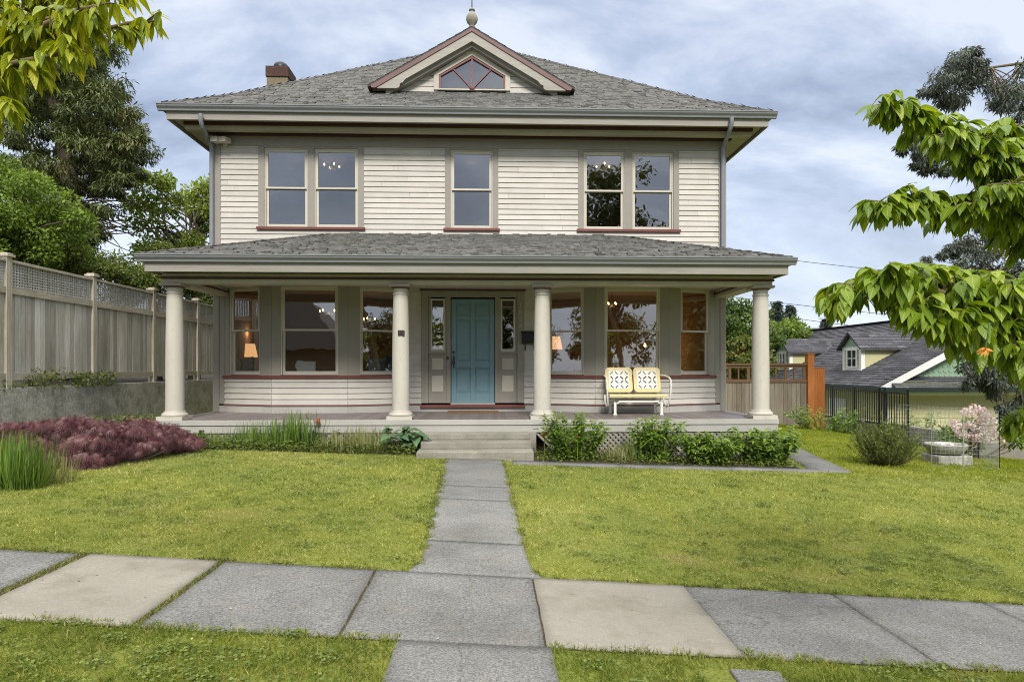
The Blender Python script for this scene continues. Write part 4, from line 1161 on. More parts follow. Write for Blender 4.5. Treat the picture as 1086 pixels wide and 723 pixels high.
def gable_dormer(y0, y1, xf, zb, ze, zp):
    """dormer facing -X with side walls running back into the roof"""
    ym = (y0 + y1) / 2
    def back(z): return NX0 + (z - EAVE) / NS
    mb = MB()
    mb.prism([(xf, y0, zb), (back(ze), y0, ze), (xf, y0, ze)], (0, 0.05, 0)); mb.prism([(xf, y1 - .05, zb), (back(ze), y1 - .05, ze), (xf, y1 - .05, ze)], (0, 0.05, 0))
    mb.box(xf, xf + 0.05, y0 + .051, y1 - .051, zb, ze)
    d = mb.build('dormer', M['n_yellow'], nh)
    mb = MB()
    for s in (-1, 1):
        ya = ym + s * ((y1 - y0) / 2 + 0.2); zl = ze - 0.10
        mb.prism([(xf - 0.18, ym, zp), (xf - 0.18, ya, zl), (xf - 0.18, ya, zl - 0.06), (xf - 0.18, ym, zp - 0.06)], (back(zp) - xf + 0.2, 0, 0), 0.5)
        n = 6
        for k in range(n):
            a, b_ = k / n, (k + 1) / n; x = xf - 0.19
            while x < back(zp) + 0.1:
                w = random.uniform(0.25, 0.45)
                P = lambda q, dz: (ym + (ya - ym) * q, zp + (zl - zp) * q + dz)
                (yy0, zz0), (yy1, zz1) = P(a, 0.008), P(b_, 0.022)
                mb.face([(x, yy0, zz0), (x + w - .006, yy0, zz0), (x + w - .006, yy1, zz1), (x, yy1, zz1)], min(1, max(0, random.gauss(.5, .22)))); x += w
    mb.build('dormer_roof', M['shingle2'], d)
    mb = MB(); mb.prism([(xf - 0.02, y0 + 0.05, ze - 0.02), (xf - 0.02, ym, zp - 0.08), (xf - 0.02, y1 - 0.05, ze - 0.02)][::-1], (0.05, 0, 0)); mb.build('gable', M['n_green'], d)
    mb = MB()
    for ya in (y0 - 0.006, y1 - 0.125): mb.box(xf - 0.03, xf + 0.12, ya, ya + 0.13, zb - .02, ze - 0.02)
    mb.box(xf - 0.03, xf - 0.001, y0 + 0.125, y1 - 0.125, ze - 0.14, ze - 0.02); mb.box(xf - 0.03, xf - 0.001, y0 + 0.125, y1 - 0.125, zb, zb + 0.06)
    wy0, wy1, wz0, wz1 = ym - 0.30, ym + 0.30, zb + 0.14, ze - 0.16
    for a, b_ in ((wy0 - 0.08, wy0), (wy1, wy1 + 0.08), (ym - 0.015, ym + 0.015)): mb.box(xf - 0.045, xf - 0.001, a, b_, wz0, wz1)
    for a, b_ in ((wz0 - 0.06, wz0), (wz1, wz1 + 0.07), ((wz0 + wz1) / 2 - .015, (wz0 + wz1) / 2 + .015)): mb.box(xf - 0.043, xf - 0.002, wy0 - 0.08, wy1 + 0.08, a, b_)
    mb.build('window', M['n_white'], d)
    mb = MB(); mb.face([(xf - 0.012, wy1, wz0), (xf - 0.012, wy0, wz0), (xf - 0.012, wy0, wz1), (xf - 0.012, wy1, wz1)]); mb.build('glass', plain('dark_pane', (0.02, 0.025, 0.028), 0.08, spec=0.8), d)
gable_dormer(24.45, 25.75, 14.05, 1.52, 2.43, 2.98)
gable_dormer(30.4, 31.8, 14.05, 1.52, 2.43, 2.98)
mb = MB(); mb.prism([(17.3, 42.5, 2.9), (18.6, 42.5, 4.3), (19.9, 42.5, 2.9)], (0, 0.2, 0)); mb.build('far_gable', M['n_white'], nh)
mb = MB(); mb.prism([(17.1, 42.4, 2.75), (18.6, 42.4, 4.4), (20.1, 42.4, 2.75), (20.0, 42.4, 2.7), (18.6, 42.4, 4.25), (17.2, 42.4, 2.7)][::-1], (0, 5, 0), .4); mb.prism([(18.6, 44, 3.9), (18.6, 48, 3.9), (25, 48, 3.9), (25, 44, 3.9)], (0, 0, 0.4)); mb.build('far_roof', M['shingle2'], nh)

for x_, y_ in ((15.4, 26.9), (16.3, 28.6)):
    z_ = EAVE + NS * (x_ - NX0); mb = MB(); mb.lathe((x_, y_, z_ - .05), [(.11, 0), (.11, .08), (.05, .1), (.05, .34), (.06, .35), (.06, .38)], 10); mb.build('vent_pipe', M['n_dark'], nh)
# overhead wires
def wire(label, pxs, Y):
    a, b_ = at(*pxs[0], Y), at(*pxs[1], Y); d = (b_ - a)
    pts = []
    for k in range(13):
        t = -1.2 + 4.2 * k / 12; p = a + d * t; p.z += 0.05 * (t - 0.5) ** 2 * 0.3; pts.append(p)
    mb = MB(); mb.tube(pts, 0.014, 5); tag(mb.build('power_line', M['black']), label, 'cable', 'wires crossing the sky by the porch')
wire('uppermost thin wire crossing the sky right of the porch roof', ((848, 277), (906, 283.5)), 34)
wire('thin wire between the porch column and the leafy branch, second from the top', ((790, 316.6), (848, 323.6)), 34)
wire('thin wire passing just over the conifer tips, second lowest', ((844, 337.6), (872, 341.6)), 34)
wire('lowest thin wire, just above the neighbouring roof', ((790, 347), (846, 351.6)), 34)

# ------------------------------------------------------------------ things on and by the porch
def glider():
    cx, yf, yb = 2.80, 12.33, 12.83
    g = thing('glider_bench', 'vintage butter yellow metal glider bench with pierced backs on white legs, on the porch', 'bench', (cx, 12.6, FLOOR))
    hw = 0.545
    mb = MB()                              # seat pan, rolled front
    prof = [(yf - 0.02, 1.045), (yf - 0.03, 1.075), (yf - 0.01, 1.10), (yf + 0.06, 1.105), (yf + 0.40, 1.075), (yf + 0.42, 1.085), (yf + 0.42, 1.07), (yf + 0.06, 1.088), (yf + 0.0, 1.05)]
    mb.prism([(cx - hw, y, z) for y, z in prof], (2 * hw, 0, 0)); mb.build('seat', M['yellow_metal'], g)
    tilt = 0.26
    for s in (-1, 1):
        c = cx + s * 0.275; w, h = 0.262, 0.24; zc = 1.37
        def P(u, v, d=0): return (c + u, yf + 0.40 + (v + h) * tilt + d - 0.02 * (1 - (u / w) ** 2), zc + v)
        out_, inn = [], []
        def rr(w_, h_, r_):
            pts = []
            for qx, qy, a0 in ((1, 1, 0), (-1, 1, 90), (-1, -1, 180), (1, -1, 270)):
                for k in range(6):
                    a = R(a0 + 18 * k); pts.append((qx * (w_ - r_) + r_ * math.cos(a), qy * (h_ - r_) + r_ * math.sin(a)))
            return pts
        o_, i_ = rr(w, h, 0.075), rr(w - 0.065, h - 0.065, 0.02)
        mb = MB(); n = len(o_)
        for k in range(n):
            k2 = (k + 1) % n
            mb.face([P(*o_[k]), P(*o_[k2]), P(*i_[k2], -0.012), P(*i_[k], -0.012)], .5); mb.face([P(*o_[k2]), P(*o_[k]), P(*o_[k], 0.03), P(*o_[k2], 0.03)], .5)
            mb.face([P(*o_[k], 0.03), P(*i_[k], 0.0), P(*i_[k2], 0.0), P(*o_[k2], 0.03)], .5)
        bk = mb.build('backrest', M['yellow_metal'], g)
        mb = MB(); N = 44; W_, H_ = w - 0.064, h - 0.064
        for i in range(N):
            for j in range(N):
                u0, u1, v0, v1 = -W_ + 2 * W_ * i / N, -W_ + 2 * W_ * (i + 1) / N, -H_ + 2 * H_ * j / N, -H_ + 2 * H_ * (j + 1) / N
                u, v = (u0 + u1) / 2, (v0 + v1) / 2
                qu, qv = abs(u) - W_ / 2 * 0.98, abs(v) - H_ / 2 * 0.98
                # four curved slits around each rosette
                d = abs(qu) ** 0.8 + abs(qv) ** 0.8; lim = 0.088 ** 0.8 * 1.28
                ang = abs(math.atan2(abs(qv), abs(qu)) - math.pi / 4)
                if lim * 0.80 < d < lim * 1.06 and ang < 0.52: continue
                mb.face([P(u0, v0, -0.008), P(u1, v0, -0.008), P(u1, v1, -0.008), P(u0, v1, -0.008)], .5)
        mb.build('pierced_panel', M['white_metal'], bk)
    for s in (-1, 1):
        x = cx + s * (hw + 0.045)
        mb = MB()                           # looped arm of flat steel
        mb.tube([(x - s * .04, yf + 0.46, 1.46), (x, yf + 0.30, 1.45), (x + s * .01, yf + 0.05, 1.42), (x + s * .015, yf - 0.05, 1.36), (x + s * .01, yf - 0.07, 1.22), (x, yf - 0.04, 1.04), (x - s * .02, yf + 0.02, 0.90), (x - s * .02, yf + 0.14, 0.86), (x - s * .02, yf + 0.3, 0.93), (x - s * .02, yf + 0.38, 1.07)], 0.017, 8)
        mb.build('arm', M['white_metal'], g, smooth='auto')
    for s in (-1, 1):
        for y in (yf, yb):
            mb = MB(); x = cx + s * 0.44; mb.box(x - 0.024, x + 0.024, y - 0.018, y + 0.018, FLOOR + 0.001, 0.955); mb.box(x - 0.035, x + 0.035, y - 0.025, y + 0.025, FLOOR + 0.001, FLOOR + 0.02)
            mb.build('leg', M['white_metal'], g, bevel=0.004)
    mb = MB()
    for y in (yf, yb): mb.tube([(cx - 0.40, y, 0.93), (cx - 0.36, y, 0.965), (cx + 0.36, y, 0.965), (cx + 0.40, y, 0.93)], 0.016, 8)
    for s in (-1, 1): mb.tube([(cx + s * 0.44, yf, 0.92), (cx + s * 0.44, yb, 0.92)], 0.014, 8); mb.tube([(cx + s * 0.42, yf + .1, 0.93), (cx + s * 0.46, yf + .08, 1.06)], 0.01, 6)
    mb.build('frame', M['white_metal'], g, smooth='auto')
glider()
mb = MB(); mx0 = CX - 0.50
for k in range(34): mb.box(mx0 + k * 0.03, mx0 + k * 0.03 + 0.027, 12.92, 13.40, FLOOR + 0.001, FLOOR + 0.022)
tag(mb.build('doormat', plain('coir', (0.19, 0.11, 0.055), 0.95, var=0.3, scale=60)), 'thin brown coir doormat lying before the blue door', 'doormat')
p = at(561, 358, HY0)
mbx = thing('mailbox', 'small black wall mailbox with two newspaper hooks beside the front door', 'mailbox', (p.x, HY0, p.z))
mb = MB(); mb.box(p.x - 0.155, p.x + 0.165, HY0 - 0.13, HY0 - 0.02, p.z - 0.13, p.z + 0.09); mb.build('box', M['black'], mbx, bevel=0.01)
mb = MB(); mb.prism([(p.x - 0.165, HY0 - 0.145, p.z + 0.075), (p.x - 0.165, HY0 - 0.14, p.z + 0.095), (p.x - 0.165, HY0 - 0.02, p.z + 0.14), (p.x - 0.165, HY0 - 0.02, p.z + 0.092)][::-1], (0.34, 0, 0)); mb.build('lid', M['black'], mbx)
for s in (-0.08, 0.10):
    mb = MB(); mb.tube([(p.x + s, HY0 - 0.05, p.z - 0.13), (p.x + s, HY0 - 0.05, p.z - 0.24), (p.x + s, HY0 - 0.08, p.z - 0.265), (p.x + s, HY0 - 0.12, p.z - 0.25), (p.x + s, HY0 - 0.13, p.z - 0.21)], 0.009, 6); mb.build('hook', M['black'], mbx)

# ------------------------------------------------------------------ seen through the windows
def table_lamp(px, py, Y, label, h=0.30):
    p = at(px, py, Y)
    l = thing('table_lamp', label, 'lamp', (p.x, Y, p.z - 0.5), 'lamps seen through the bay windows')
    mb = MB(); mb.lathe((p.x, Y, p.z - 0.5), [(0.09, 0), (0.09, 0.02), (0.03, 0.05), (0.06, 0.14), (0.075, 0.22), (0.04, 0.32), (0.015, 0.36), (0.015, 0.5)], 16); mb.build('base', M['room_wood'], l, smooth=True)
    mb = MB(); mb.lathe((p.x, Y, p.z - 0.14), [(0.19, 0), (0.13, h)], 20); o = mb.build('lamp_shade', M['shade'], l, smooth='auto')
    mb = MB(); mb.box(p.x - 0.35, p.x + 0.35, Y - 0.25, Y + 0.25, FLOOR + .03, p.z - 0.505); tag(mb.build('side_table', M['room_wood']), 'dark wooden side table under the lit lamp, ' + label.split(', ')[-1], 'table')
    pl = bpy.data.lights.new('lamp_glow', 'POINT'); pl.energy = 1.3; pl.color = (1, 0.62, 0.28); pl.shadow_soft_size = 0.08
    q = bpy.data.objects.new('lamp_glow', pl); COL.objects.link(q); q.parent = l; q.location = (0, 0, 0.9)
table_lamp(264, 372, 15.2, 'lit table lamp with a tan shade, behind the left bay window')
table_lamp(588, 364, 15.4, 'lit table lamp with an amber shade, behind the right bay window nearest the door')
def chandelier(px, py, Y, label, n=4, r=0.22, e=6, drop=0.6, cat='chandelier'):
    p = at(px, py, Y)
    c = thing(cat.replace(' ', '_'), label, cat, (p.x, Y, p.z), 'ceiling lights seen through the windows')
    mb = MB(); mb.tube([(p.x, Y, p.z + drop), (p.x, Y, p.z)], 0.012, 6); mb.lathe((p.x, Y, p.z), [(0.02, -0.04), (0.05, 0), (0.02, 0.06)], 10)
    bl = MB()
    for k in range(n):
        a = 2 * math.pi * k / n + 0.5; q = (p.x + r * math.cos(a), Y + r * math.sin(a), p.z)
        mb.tube([(p.x, Y, p.z), ((p.x + q[0]) / 2, (Y + q[1]) / 2, p.z - 0.06), q], 0.009, 6)
        bl.lathe((q[0], q[1], p.z), [(0.008, 0), (0.017, 0.02), (0.015, 0.042), (0.004, 0.058)], 10)
    mb.build('frame', M['brass'], c); bl.build('bulb', M['bulb'], c, smooth=True)
    pl = bpy.data.lights.new('glow', 'POINT'); pl.energy = e * 0.15; pl.color = (1, 0.7, 0.4); pl.shadow_soft_size = 0.15
    q = bpy.data.objects.new('glow', pl); COL.objects.link(q); q.parent = c; q.location = (0, 0, -0.12)
chandelier(352, 177, 15.0, 'small ceiling light with upturned bulbs in the upper left window', 4, 0.17, 8, 0.35, 'ceiling light')
chandelier(499, 168, 15.0, 'single bulb ceiling light in the upper middle window', 1, 0.02, 3, 0.3, 'ceiling light')
chandelier(640, 177, 15.0, 'small ceiling light in the upper window right of the middle', 3, 0.17, 8, 0.35, 'ceiling light')
chandelier(349, 331, 15.5, 'chandelier with glowing bulbs behind the wide window of the left bay', 5, 0.22, 14, 0.5)
chandelier(391, 339, 16.5, 'chandelier with small bulbs behind the left bay window next to the door side', 3, 0.16, 8, 0.5)
chandelier(649, 323, 15.4, 'chandelier with clustered bulbs behind the wide window of the right bay', 4, 0.12, 14, 0.6)
p = at(684, 366, 16.6)
pd = thing('pendant_lamp', 'single bare bulb glowing against the amber wall behind the glider bench', 'lamp', (p.x, 16.6, p.z))
mb = MB(); mb.tube([(p.x, 16.6, p.z + 1.1), (p.x, 16.6, p.z + 0.06)], 0.008, 6); mb.lathe((p.x, 16.6, p.z), [(0.03, 0.05), (0.03, 0.1)], 10); mb.build('cord', M['brass'], pd)
mb = MB(); mb.lathe((p.x, 16.6, p.z), [(0.01, -0.045), (0.03, -0.02), (0.03, 0.015), (0.015, 0.05)], 12); mb.build('bulb', M['bulb'], pd, smooth=True)
pl = bpy.data.lights.new('glow', 'POINT'); pl.energy = 6; pl.color = (1, 0.65, 0.3); pl.shadow_soft_size = 0.1
q = bpy.data.objects.new('glow', pl); COL.objects.link(q); q.parent = pd; q.location = (0, -0.1, -0.2)
def pillow(px, py, Y, w, h, col, label, rot=0.0):
    p = at(px, py, Y); V, Fq = [], []; N = 10
    for sgn in (1, -1):
        for i in range(N + 1):
            for j in range(N + 1):
                u, v = 2 * i / N - 1, 2 * j / N - 1
                th = 0.085 * (1 - u ** 4) * (1 - v ** 4)
                x, z = u * w / 2 * (1 - 0.10 * (1 - abs(v)) ** 1), v * h / 2 * (1 - 0.10 * (1 - abs(u)))
                V.append((p.x + x * math.cos(rot) - z * math.sin(rot), Y - sgn * th, p.z + x * math.sin(rot) + z * math.cos(rot)))
    for s in range(2):
        for i in range(N):
            for j in range(N):
                a = s * (N + 1) ** 2 + i * (N + 1) + j; q = [a, a + 1, a + N + 2, a + N + 1]
                Fq.append(q if s else q[::-1])
    o = np_mesh('pillow', np.array(V), np.array(Fq), np.zeros(len(V)), plain('pillow_cloth', col, 0.9, var=0.15, scale=30), smooth=True)
    tag(o, label, 'pillow', 'pillows seen through the left bay')
pillow(262, 386, 14.6, 0.30, 0.30, (0.30, 0.42, 0.48), 'pale blue pillow below the lamp in the left bay window', 0.12)
pillow(251, 385, 14.75, 0.2, 0.30, (0.55, 0.53, 0.50), 'off white pillow half behind the pale blue one, left bay', -0.2)
pillow(400, 387, 14.5, 0.42, 0.30, (0.42, 0.55, 0.62), 'light blue pillow in the bay window left of the second column', 0.05)
pillow(413, 385, 14.65, 0.20, 0.36, (0.05, 0.10, 0.28), 'deep blue pillow next to the second porch column', 0.0)
mb = MB(); p = at(300, 393, 14.8); mb.box(-5.2, -1.9, 14.4, 15.1, FLOOR + .03, p.z - 0.07); mb.box(-5.2, -1.9, 15.1, 15.3, FLOOR + .03, p.z + 0.08); tag(mb.build('sofa', plain('sofa_cloth', (0.10, 0.085, 0.07), 0.95), bevel=0.05), 'dark low sofa carrying pillows inside the left bay', 'sofa')
ch = thing('slatted_settle', 'white slatted seat back just inside the wide window behind the glider', 'bench', (2.8, 14.0, FLOOR))
for k in range(9):
    p = at(650 + 5.6 * k + (k > 4) * 3, 384, 13.9); mb = MB(); mb.box(p.x - 0.028, p.x + 0.028, 13.89, 13.92, FLOOR + 0.4, p.z + 0.09); mb.build('slat', M['white_metal'], ch)
mb = MB(); mb.box(at(645, 384, 13.9).x, at(700, 384, 13.9).x, 13.87, 14.3, FLOOR + 0.36, FLOOR + 0.399)
for x_ in (at(647, 384, 13.9).x, at(698, 384, 13.9).x): mb.box(x_ - .025, x_ + .025, 13.88, 13.93, FLOOR + .02, FLOOR + .359); mb.box(x_ - .025, x_ + .025, 14.24, 14.29, FLOOR + .02, FLOOR + .359)
mb.build('seat', M['room_wood'], ch)

# ------------------------------------------------------------------ garden things
# water meter lid in the verge
p = at(815, 716, 3.45); c = float(gz(p.x, 3.40))
ul = thing('meter_box', 'grey concrete meter box lid set in the verge grass by the sidewalk', 'utility lid', (p.x, 3.42, c))
mb = MB(); xa, xb = at(790, 716, 3.4).x, at(846, 716, 3.4).x
mb.hexa([(xa, 3.10, float(gz(xa, 3.1)) - .1), (xb, 3.10, float(gz(xb, 3.1)) - .1), (xb, 3.63, float(gz(xb, 3.6)) - .1), (xa, 3.63, float(gz(xa, 3.6)) - .1), (xa, 3.10, float(gz(xa, 3.1)) + .02), (xb, 3.10, float(gz(xb, 3.1)) + .02), (xb, 3.63, float(gz(xb, 3.6)) + .02), (xa, 3.63, float(gz(xa, 3.6)) + .02)], .4)
mb.build('lid', M['walk'], ul, bevel=0.012)
mb = MB(); xm = (xa + xb) / 2; mb.box(xm - 0.075, xm + 0.075, 3.30, 3.42, float(gz(xm, 3.4)) + .015, float(gz(xm, 3.36)) + 0.026); mb.build('reader_cover', plain('pale_metal', (0.5, 0.5, 0.5), 0.4), ul, bevel=0.006)

# stone basin
BXc = at(1003, 492, 11.7); bzg = float(gz(BXc.x, 11.7))
bs = thing('stone_basin', 'weathered grey stone basin on a low block, holding pale pebbles, on the right lawn', 'bird bath', (BXc.x, 11.7, bzg))
mb = MB(); mb.lathe((BXc.x, 11.7, bzg), [(0.22, 0.17), (0.27, 0.19), (0.33, 0.27), (0.345, 0.33), (0.335, 0.35), (0.30, 0.345), (0.27, 0.30), (0.15, 0.28), (0.02, 0.28)], 28); mb.build('bowl', M['wallc'], bs, smooth='auto')
mb = MB(); mb.box(BXc.x - 0.30, BXc.x + 0.33, 11.45, 11.95, bzg - 0.05, bzg + 0.155); mb.build('plinth', M['wallc'], bs, bevel=0.02)
mb = MB()
for k in range(12):
    a = random.uniform(0, 6.3); r_ = random.uniform(0.02, 0.18); q = random.uniform(0.03, 0.06)
    mb.lathe((BXc.x + 0.04 + r_ * math.cos(a), 11.7 + r_ * math.sin(a), bzg + 0.29), [(q * 0.5, 0), (q, 0.025), (q * 0.8, 0.06), (q * 0.2, 0.075)], 8)
mb.build('pebbles', plain('pale_stone', (0.55, 0.54, 0.50), 0.8), bs, smooth=True)

# wire cage
wc = thing('wire_cage', 'low rectangular cage of thin galvanised wire mesh around the stone basin on the lawn', 'wire cage', (8.5, 11.6, float(gz(8.5, 11.6))))
M['wire'] = plain('galvanised_wire', (0.42, 0.43, 0.43), 0.4, 0.6)
x0_, x1_ = at(988, 500, 11.1).x, at(1060, 500, 11.1).x; yA, yB = 11.1, 12.9
pans = [((x0_, yA), (x1_, yA), 0.98), ((x0_ + .5, yB), (x1_ + 1.0, yB), 0.98), ((x1_, yA), (x1_ + 1.0, yB), 0.98)]
for (a, b_, h) in pans:
    mb = MB(); L = math.dist(a, b_); n = int(L / 0.075)
    def P(t, z): x = a[0] + (b_[0] - a[0]) * t; y = a[1] + (b_[1] - a[1]) * t; return (x, y, float(gz(x, y)) + 0.01 + z)
    for k in range(n + 1): mb.tube([P(k / n, 0), P(k / n, h)], 0.0022 if k not in (0, n) else 0.005, 4)
    for k in range(int(h / 0.075) + 1): mb.tube([P(0, k * 0.075), P(1, k * 0.075)], 0.0022 if k else 0.004, 4)
    mb.build('mesh_panel', M['wire'], wc)
p = at(1020, 500, 11.12); mb = MB(); mb.box(p.x - 0.008, p.x + 0.008, 11.075, 11.091, p.z - 0.1, p.z + 0.98); mb.build('stake', M['wire'], wc)

# ------------------------------------------------------------------ grass
def on_grass(x, y):
    walk = (np.abs(x - walk_mid(y)) < walk_half(y) - 0.015) & (y > 5.0) & (y < 10.3)
    side = (y > SIDE_NEAR + 0.012) & (y < SIDE_FAR + 0.022)
    apron = (x > -0.525) & (x < 0.355) & (y < SIDE_NEAR + .05)
    steps = (x > -1.15) & (x < 0.72) & (y > 10.18)
    edge = (x > 0.3) & (x < 5.2) & (y + 0.06 * np.sin(x * 0.9) > 9.93) & (y < 11.3)
    px = x - (y - 10.0) * 0.22
    edge2 = (px > 5.02) & (px < 5.6) & (y > 9.99) & (y < 13.5)
    bed = (y > 10.5 + 0.05 * np.sin(x * 3)) & (y < 24) & (x > -7) & (x < 5.0)
    lid = (x > 1.15) & (x < 1.55) & (y > 3.05) & (y < 3.655)
    bare = np.zeros(x.shape, bool)
    return ~(walk | side | apron | steps | edge | edge2 | bed | lid | bare)

BARE = [(-2.45, 6.45, 0.26, 0.17), (1.75, 5.75, 0.24, 0.17), (2.75, 5.5, 0.26, 0.12), (-1.0, 8.0, .12, .08), (3.55, 6.4, 0.16, 0.08), (-0.62, 4.93, 0.2, 0.1)]
def vnoise(x, y, cell, seed):
    """value noise: random numbers on a lattice, smoothly interpolated"""
    g = np.random.default_rng(seed).random((512, 512))
    u, v = x / cell + 1000, y / cell + 1000; i, j = np.floor(u).astype(int), np.floor(v).astype(int)
    fu, fv = u - i, v - j; fu, fv = fu * fu * (3 - 2 * fu), fv * fv * (3 - 2 * fv); i, j = i % 511, j % 511
    return (g[i, j] * (1 - fu) + g[i + 1, j] * fu) * (1 - fv) + (g[i, j + 1] * (1 - fu) + g[i + 1, j + 1] * fu) * fv
def grass(name, x0, x1, y0, y1, n, hmin, hmax, w, mat, label):
    x = rng.uniform(x0, x1, n); y = rng.uniform(y0, y1, n)
    k = on_grass(x, y)
    # tufty density
    d = np.sin(x * 7.1 + 1.3 * np.sin(y * 5.3)) * np.sin(y * 8.3 + 1.7 * np.sin(x * 4.1))
    k &= rng.random(n) < 0.78 + 0.22 * d
    sparse = np.zeros(n)
    for bx_, by_, ra, rb in BARE:
        q = ((x - bx_) / ra) ** 2 + ((y - by_) / rb) ** 2
        sparse = np.maximum(sparse, np.exp(-q * 1.2))
    k &= rng.random(n) > sparse * 0.45
    x, y, sparse = x[k], y[k], sparse[k]; n = len(x)
    P = np.stack([x, y, gz(x, y) - 0.003], -1)
    lean = rng.uniform(0.15, 1.7, n) ** 1.0; az = rng.uniform(0, 2 * math.pi, n)
    A = np.stack([np.cos(az) * lean, np.sin(az) * lean, np.ones(n)], -1)
    N = np.stack([np.cos(az + rng.normal(1.57, .7, n)), np.sin(az + rng.normal(1.57, .7, n)), np.zeros(n)], -1)
    edge_n = np.minimum(np.abs(y - SIDE_FAR), np.abs(y - SIDE_NEAR))
    S = rng.uniform(hmin, hmax, n) * (0.65 + 0.8 * vnoise(x, y, .09, 5))
    v1, v2, v3 = vnoise(x, y, .045, 1), vnoise(x, y, .16, 2), vnoise(x, y, .7, 3)
    rnd = np.clip(-.12 + .38 * rng.random(n) + .42 * v1 + .38 * v2 + .28 * v3, 0, 1) * 0.66
    # patches: straw, moss green, clover dark
    pat = 0.5 + 0.5 * np.sin(x * 1.3 + 2.2 * np.sin(y * 0.9)) * np.sin(y * 1.9 + 1.4 * np.sin(x * 0.8 + 2))
    rnd = np.clip(rnd + 0.10 * pat + (rng.random(n) < 0.14) * 0.4 + 0.16 * np.maximum(0, np.sin(x * 0.62 + 0.8) * np.sin(y * 1.1 + 0.5 * np.sin(x))), 0, 0.87)
    dry = np.clip(vnoise(x, y, .55, 11) * 1.6 + vnoise(x, y, .12, 12) * .7 - 1.35, 0, 1)
    rnd = np.where(rng.random(n) < dry * .55, rng.uniform(.80, .95, n), rnd)
    rnd = np.where(rng.random(n) < sparse * 1.5, rng.uniform(0.86, 1.0, n), rnd)
    tv = np.array([[0, -.5, 0], [0, .5, 0], [.6, .32, -.06], [1.0, 0.0, -.2]]) * np.array([1, w, 1]); T = (tv, np.array([[0, 1, 2, 3]]))
    T = (np.array([[0, -.5 * w, 0], [0, .5 * w, 0], [1, 0, -.12]]), np.array([[0, 1, 2]]))
    o = scatter(name, mat, None, T, P, A, N, S, rnd)
    return tag(o, label, 'grass', kind='stuff')
M['grass'] = leaf_mat('grass_blades', [(0, (0.035, 0.06, 0.008)), (0.25, (0.115, 0.16, 0.028)), (0.5, (0.245, 0.29, 0.058)), (0.72, (0.40, 0.41, 0.13)), (0.87, (0.58, 0.55, 0.25)), (0.9, (0.42, 0.34, 0.19)), (1.0, (0.33, 0.24, 0.13))], 0.3, 0.55, 0.25, big=1.1)
M['grass2'] = leaf_mat('verge_blades', [(0, (0.05, 0.09, 0.012)), (0.3, (0.11, 0.16, 0.022)), (0.6, (0.20, 0.24, 0.040)), (0.85, (0.34, 0.33, 0.10)), (1.0, (0.33, 0.25, 0.13))], 0.3, 0.55, 0.25, big=2.0)
grass('lawn_grass', -5.5, 6.5, 5.07, 7.3, 230000, 0.014, 0.032, 0.20, M['grass'], 'short mossy yellow green grass of the front lawn near the sidewalk')
grass('lawn_grass', -7, 8.8, 7.3, 10.6, 170000, 0.018, 0.038, 0.24, M['grass'], 'short mossy yellow green grass of the front lawn by the house')
M['grass3'] = leaf_mat('far_blades', [(0, (0.09, 0.145, 0.008)), (0.4, (0.20, 0.255, 0.012)), (0.85, (0.30, 0.31, 0.035)), (1.0, (0.33, 0.25, 0.13))], 0.3, 0.55, 0.25, big=0.8)
grass('lawn_grass', 5.0, 15.5, 9.6, 20.0, 110000, 0.03, 0.06, 0.25, M['grass3'], 'bright moss green grass of the side lawn right of the porch')
grass('verge_grass', -4.6, 4.6, 2.6, 3.86, 120000, 0.020, 0.050, 0.13, M['grass2'], 'darker weedy grass of the verge in front of the sidewalk')
# clover and weeds in the lawn
def weeds(name, spots, per, rad, size, mat, label):
    P = []
    for (x, y) in spots:
        r_ = rad * np.sqrt(rng.random(per)); a = rng.uniform(0, 6.28, per); s = rng.uniform(0.5, 1.4)
        P.append(np.stack([x + r_ * np.cos(a) * s * 1.4, y + r_ * np.sin(a) * s, np.zeros(per)], -1))
    P = np.concatenate(P); P = P[on_grass(P[:, 0], P[:, 1])]
    n = len(P); P[:, 2] = gz(P[:, 0], P[:, 1]) + rng.uniform(0.012, 0.04, n)
    A = rdir(n) * [1, 1, 0.25]; N = np.tile([0, 0, 1.0], (n, 1)) + rdir(n) * 0.35
    return tag(scatter(name, mat, None, (T_DIA[0] * [1, 1.5, 1], T_DIA[1]), P, A, N, rng.uniform(.6, 1.4, n) * size, rng.random(n)), label, 'weeds', kind='stuff')
M['clover'] = leaf_mat('clover_leaves', [(0, (0.06, 0.105, 0.016)), (1, (0.21, 0.255, 0.055))], 0.25, 0.5)
sp = [(rng.uniform(-5, 6), rng.uniform(5.2, 10.2)) for _ in range(95)] + [(rng.uniform(0.3, 5.5), rng.uniform(5.6, 7.2)) for _ in range(40)]
weeds('clover', sp, 55, 0.13, 0.022, M['clover'], 'scattered bluish green clover and small weeds in the lawn')
sp = [(rng.uniform(-4, 4), rng.uniform(2.9, 3.8)) for _ in range(50)] + [(rng.uniform(-3.6, -0.5), rng.uniform(3.0, 3.8)) for _ in range(22)]
weeds('clover', sp, 60, 0.09, 0.020, M['clover'], 'dense clover and small weeds in the verge')
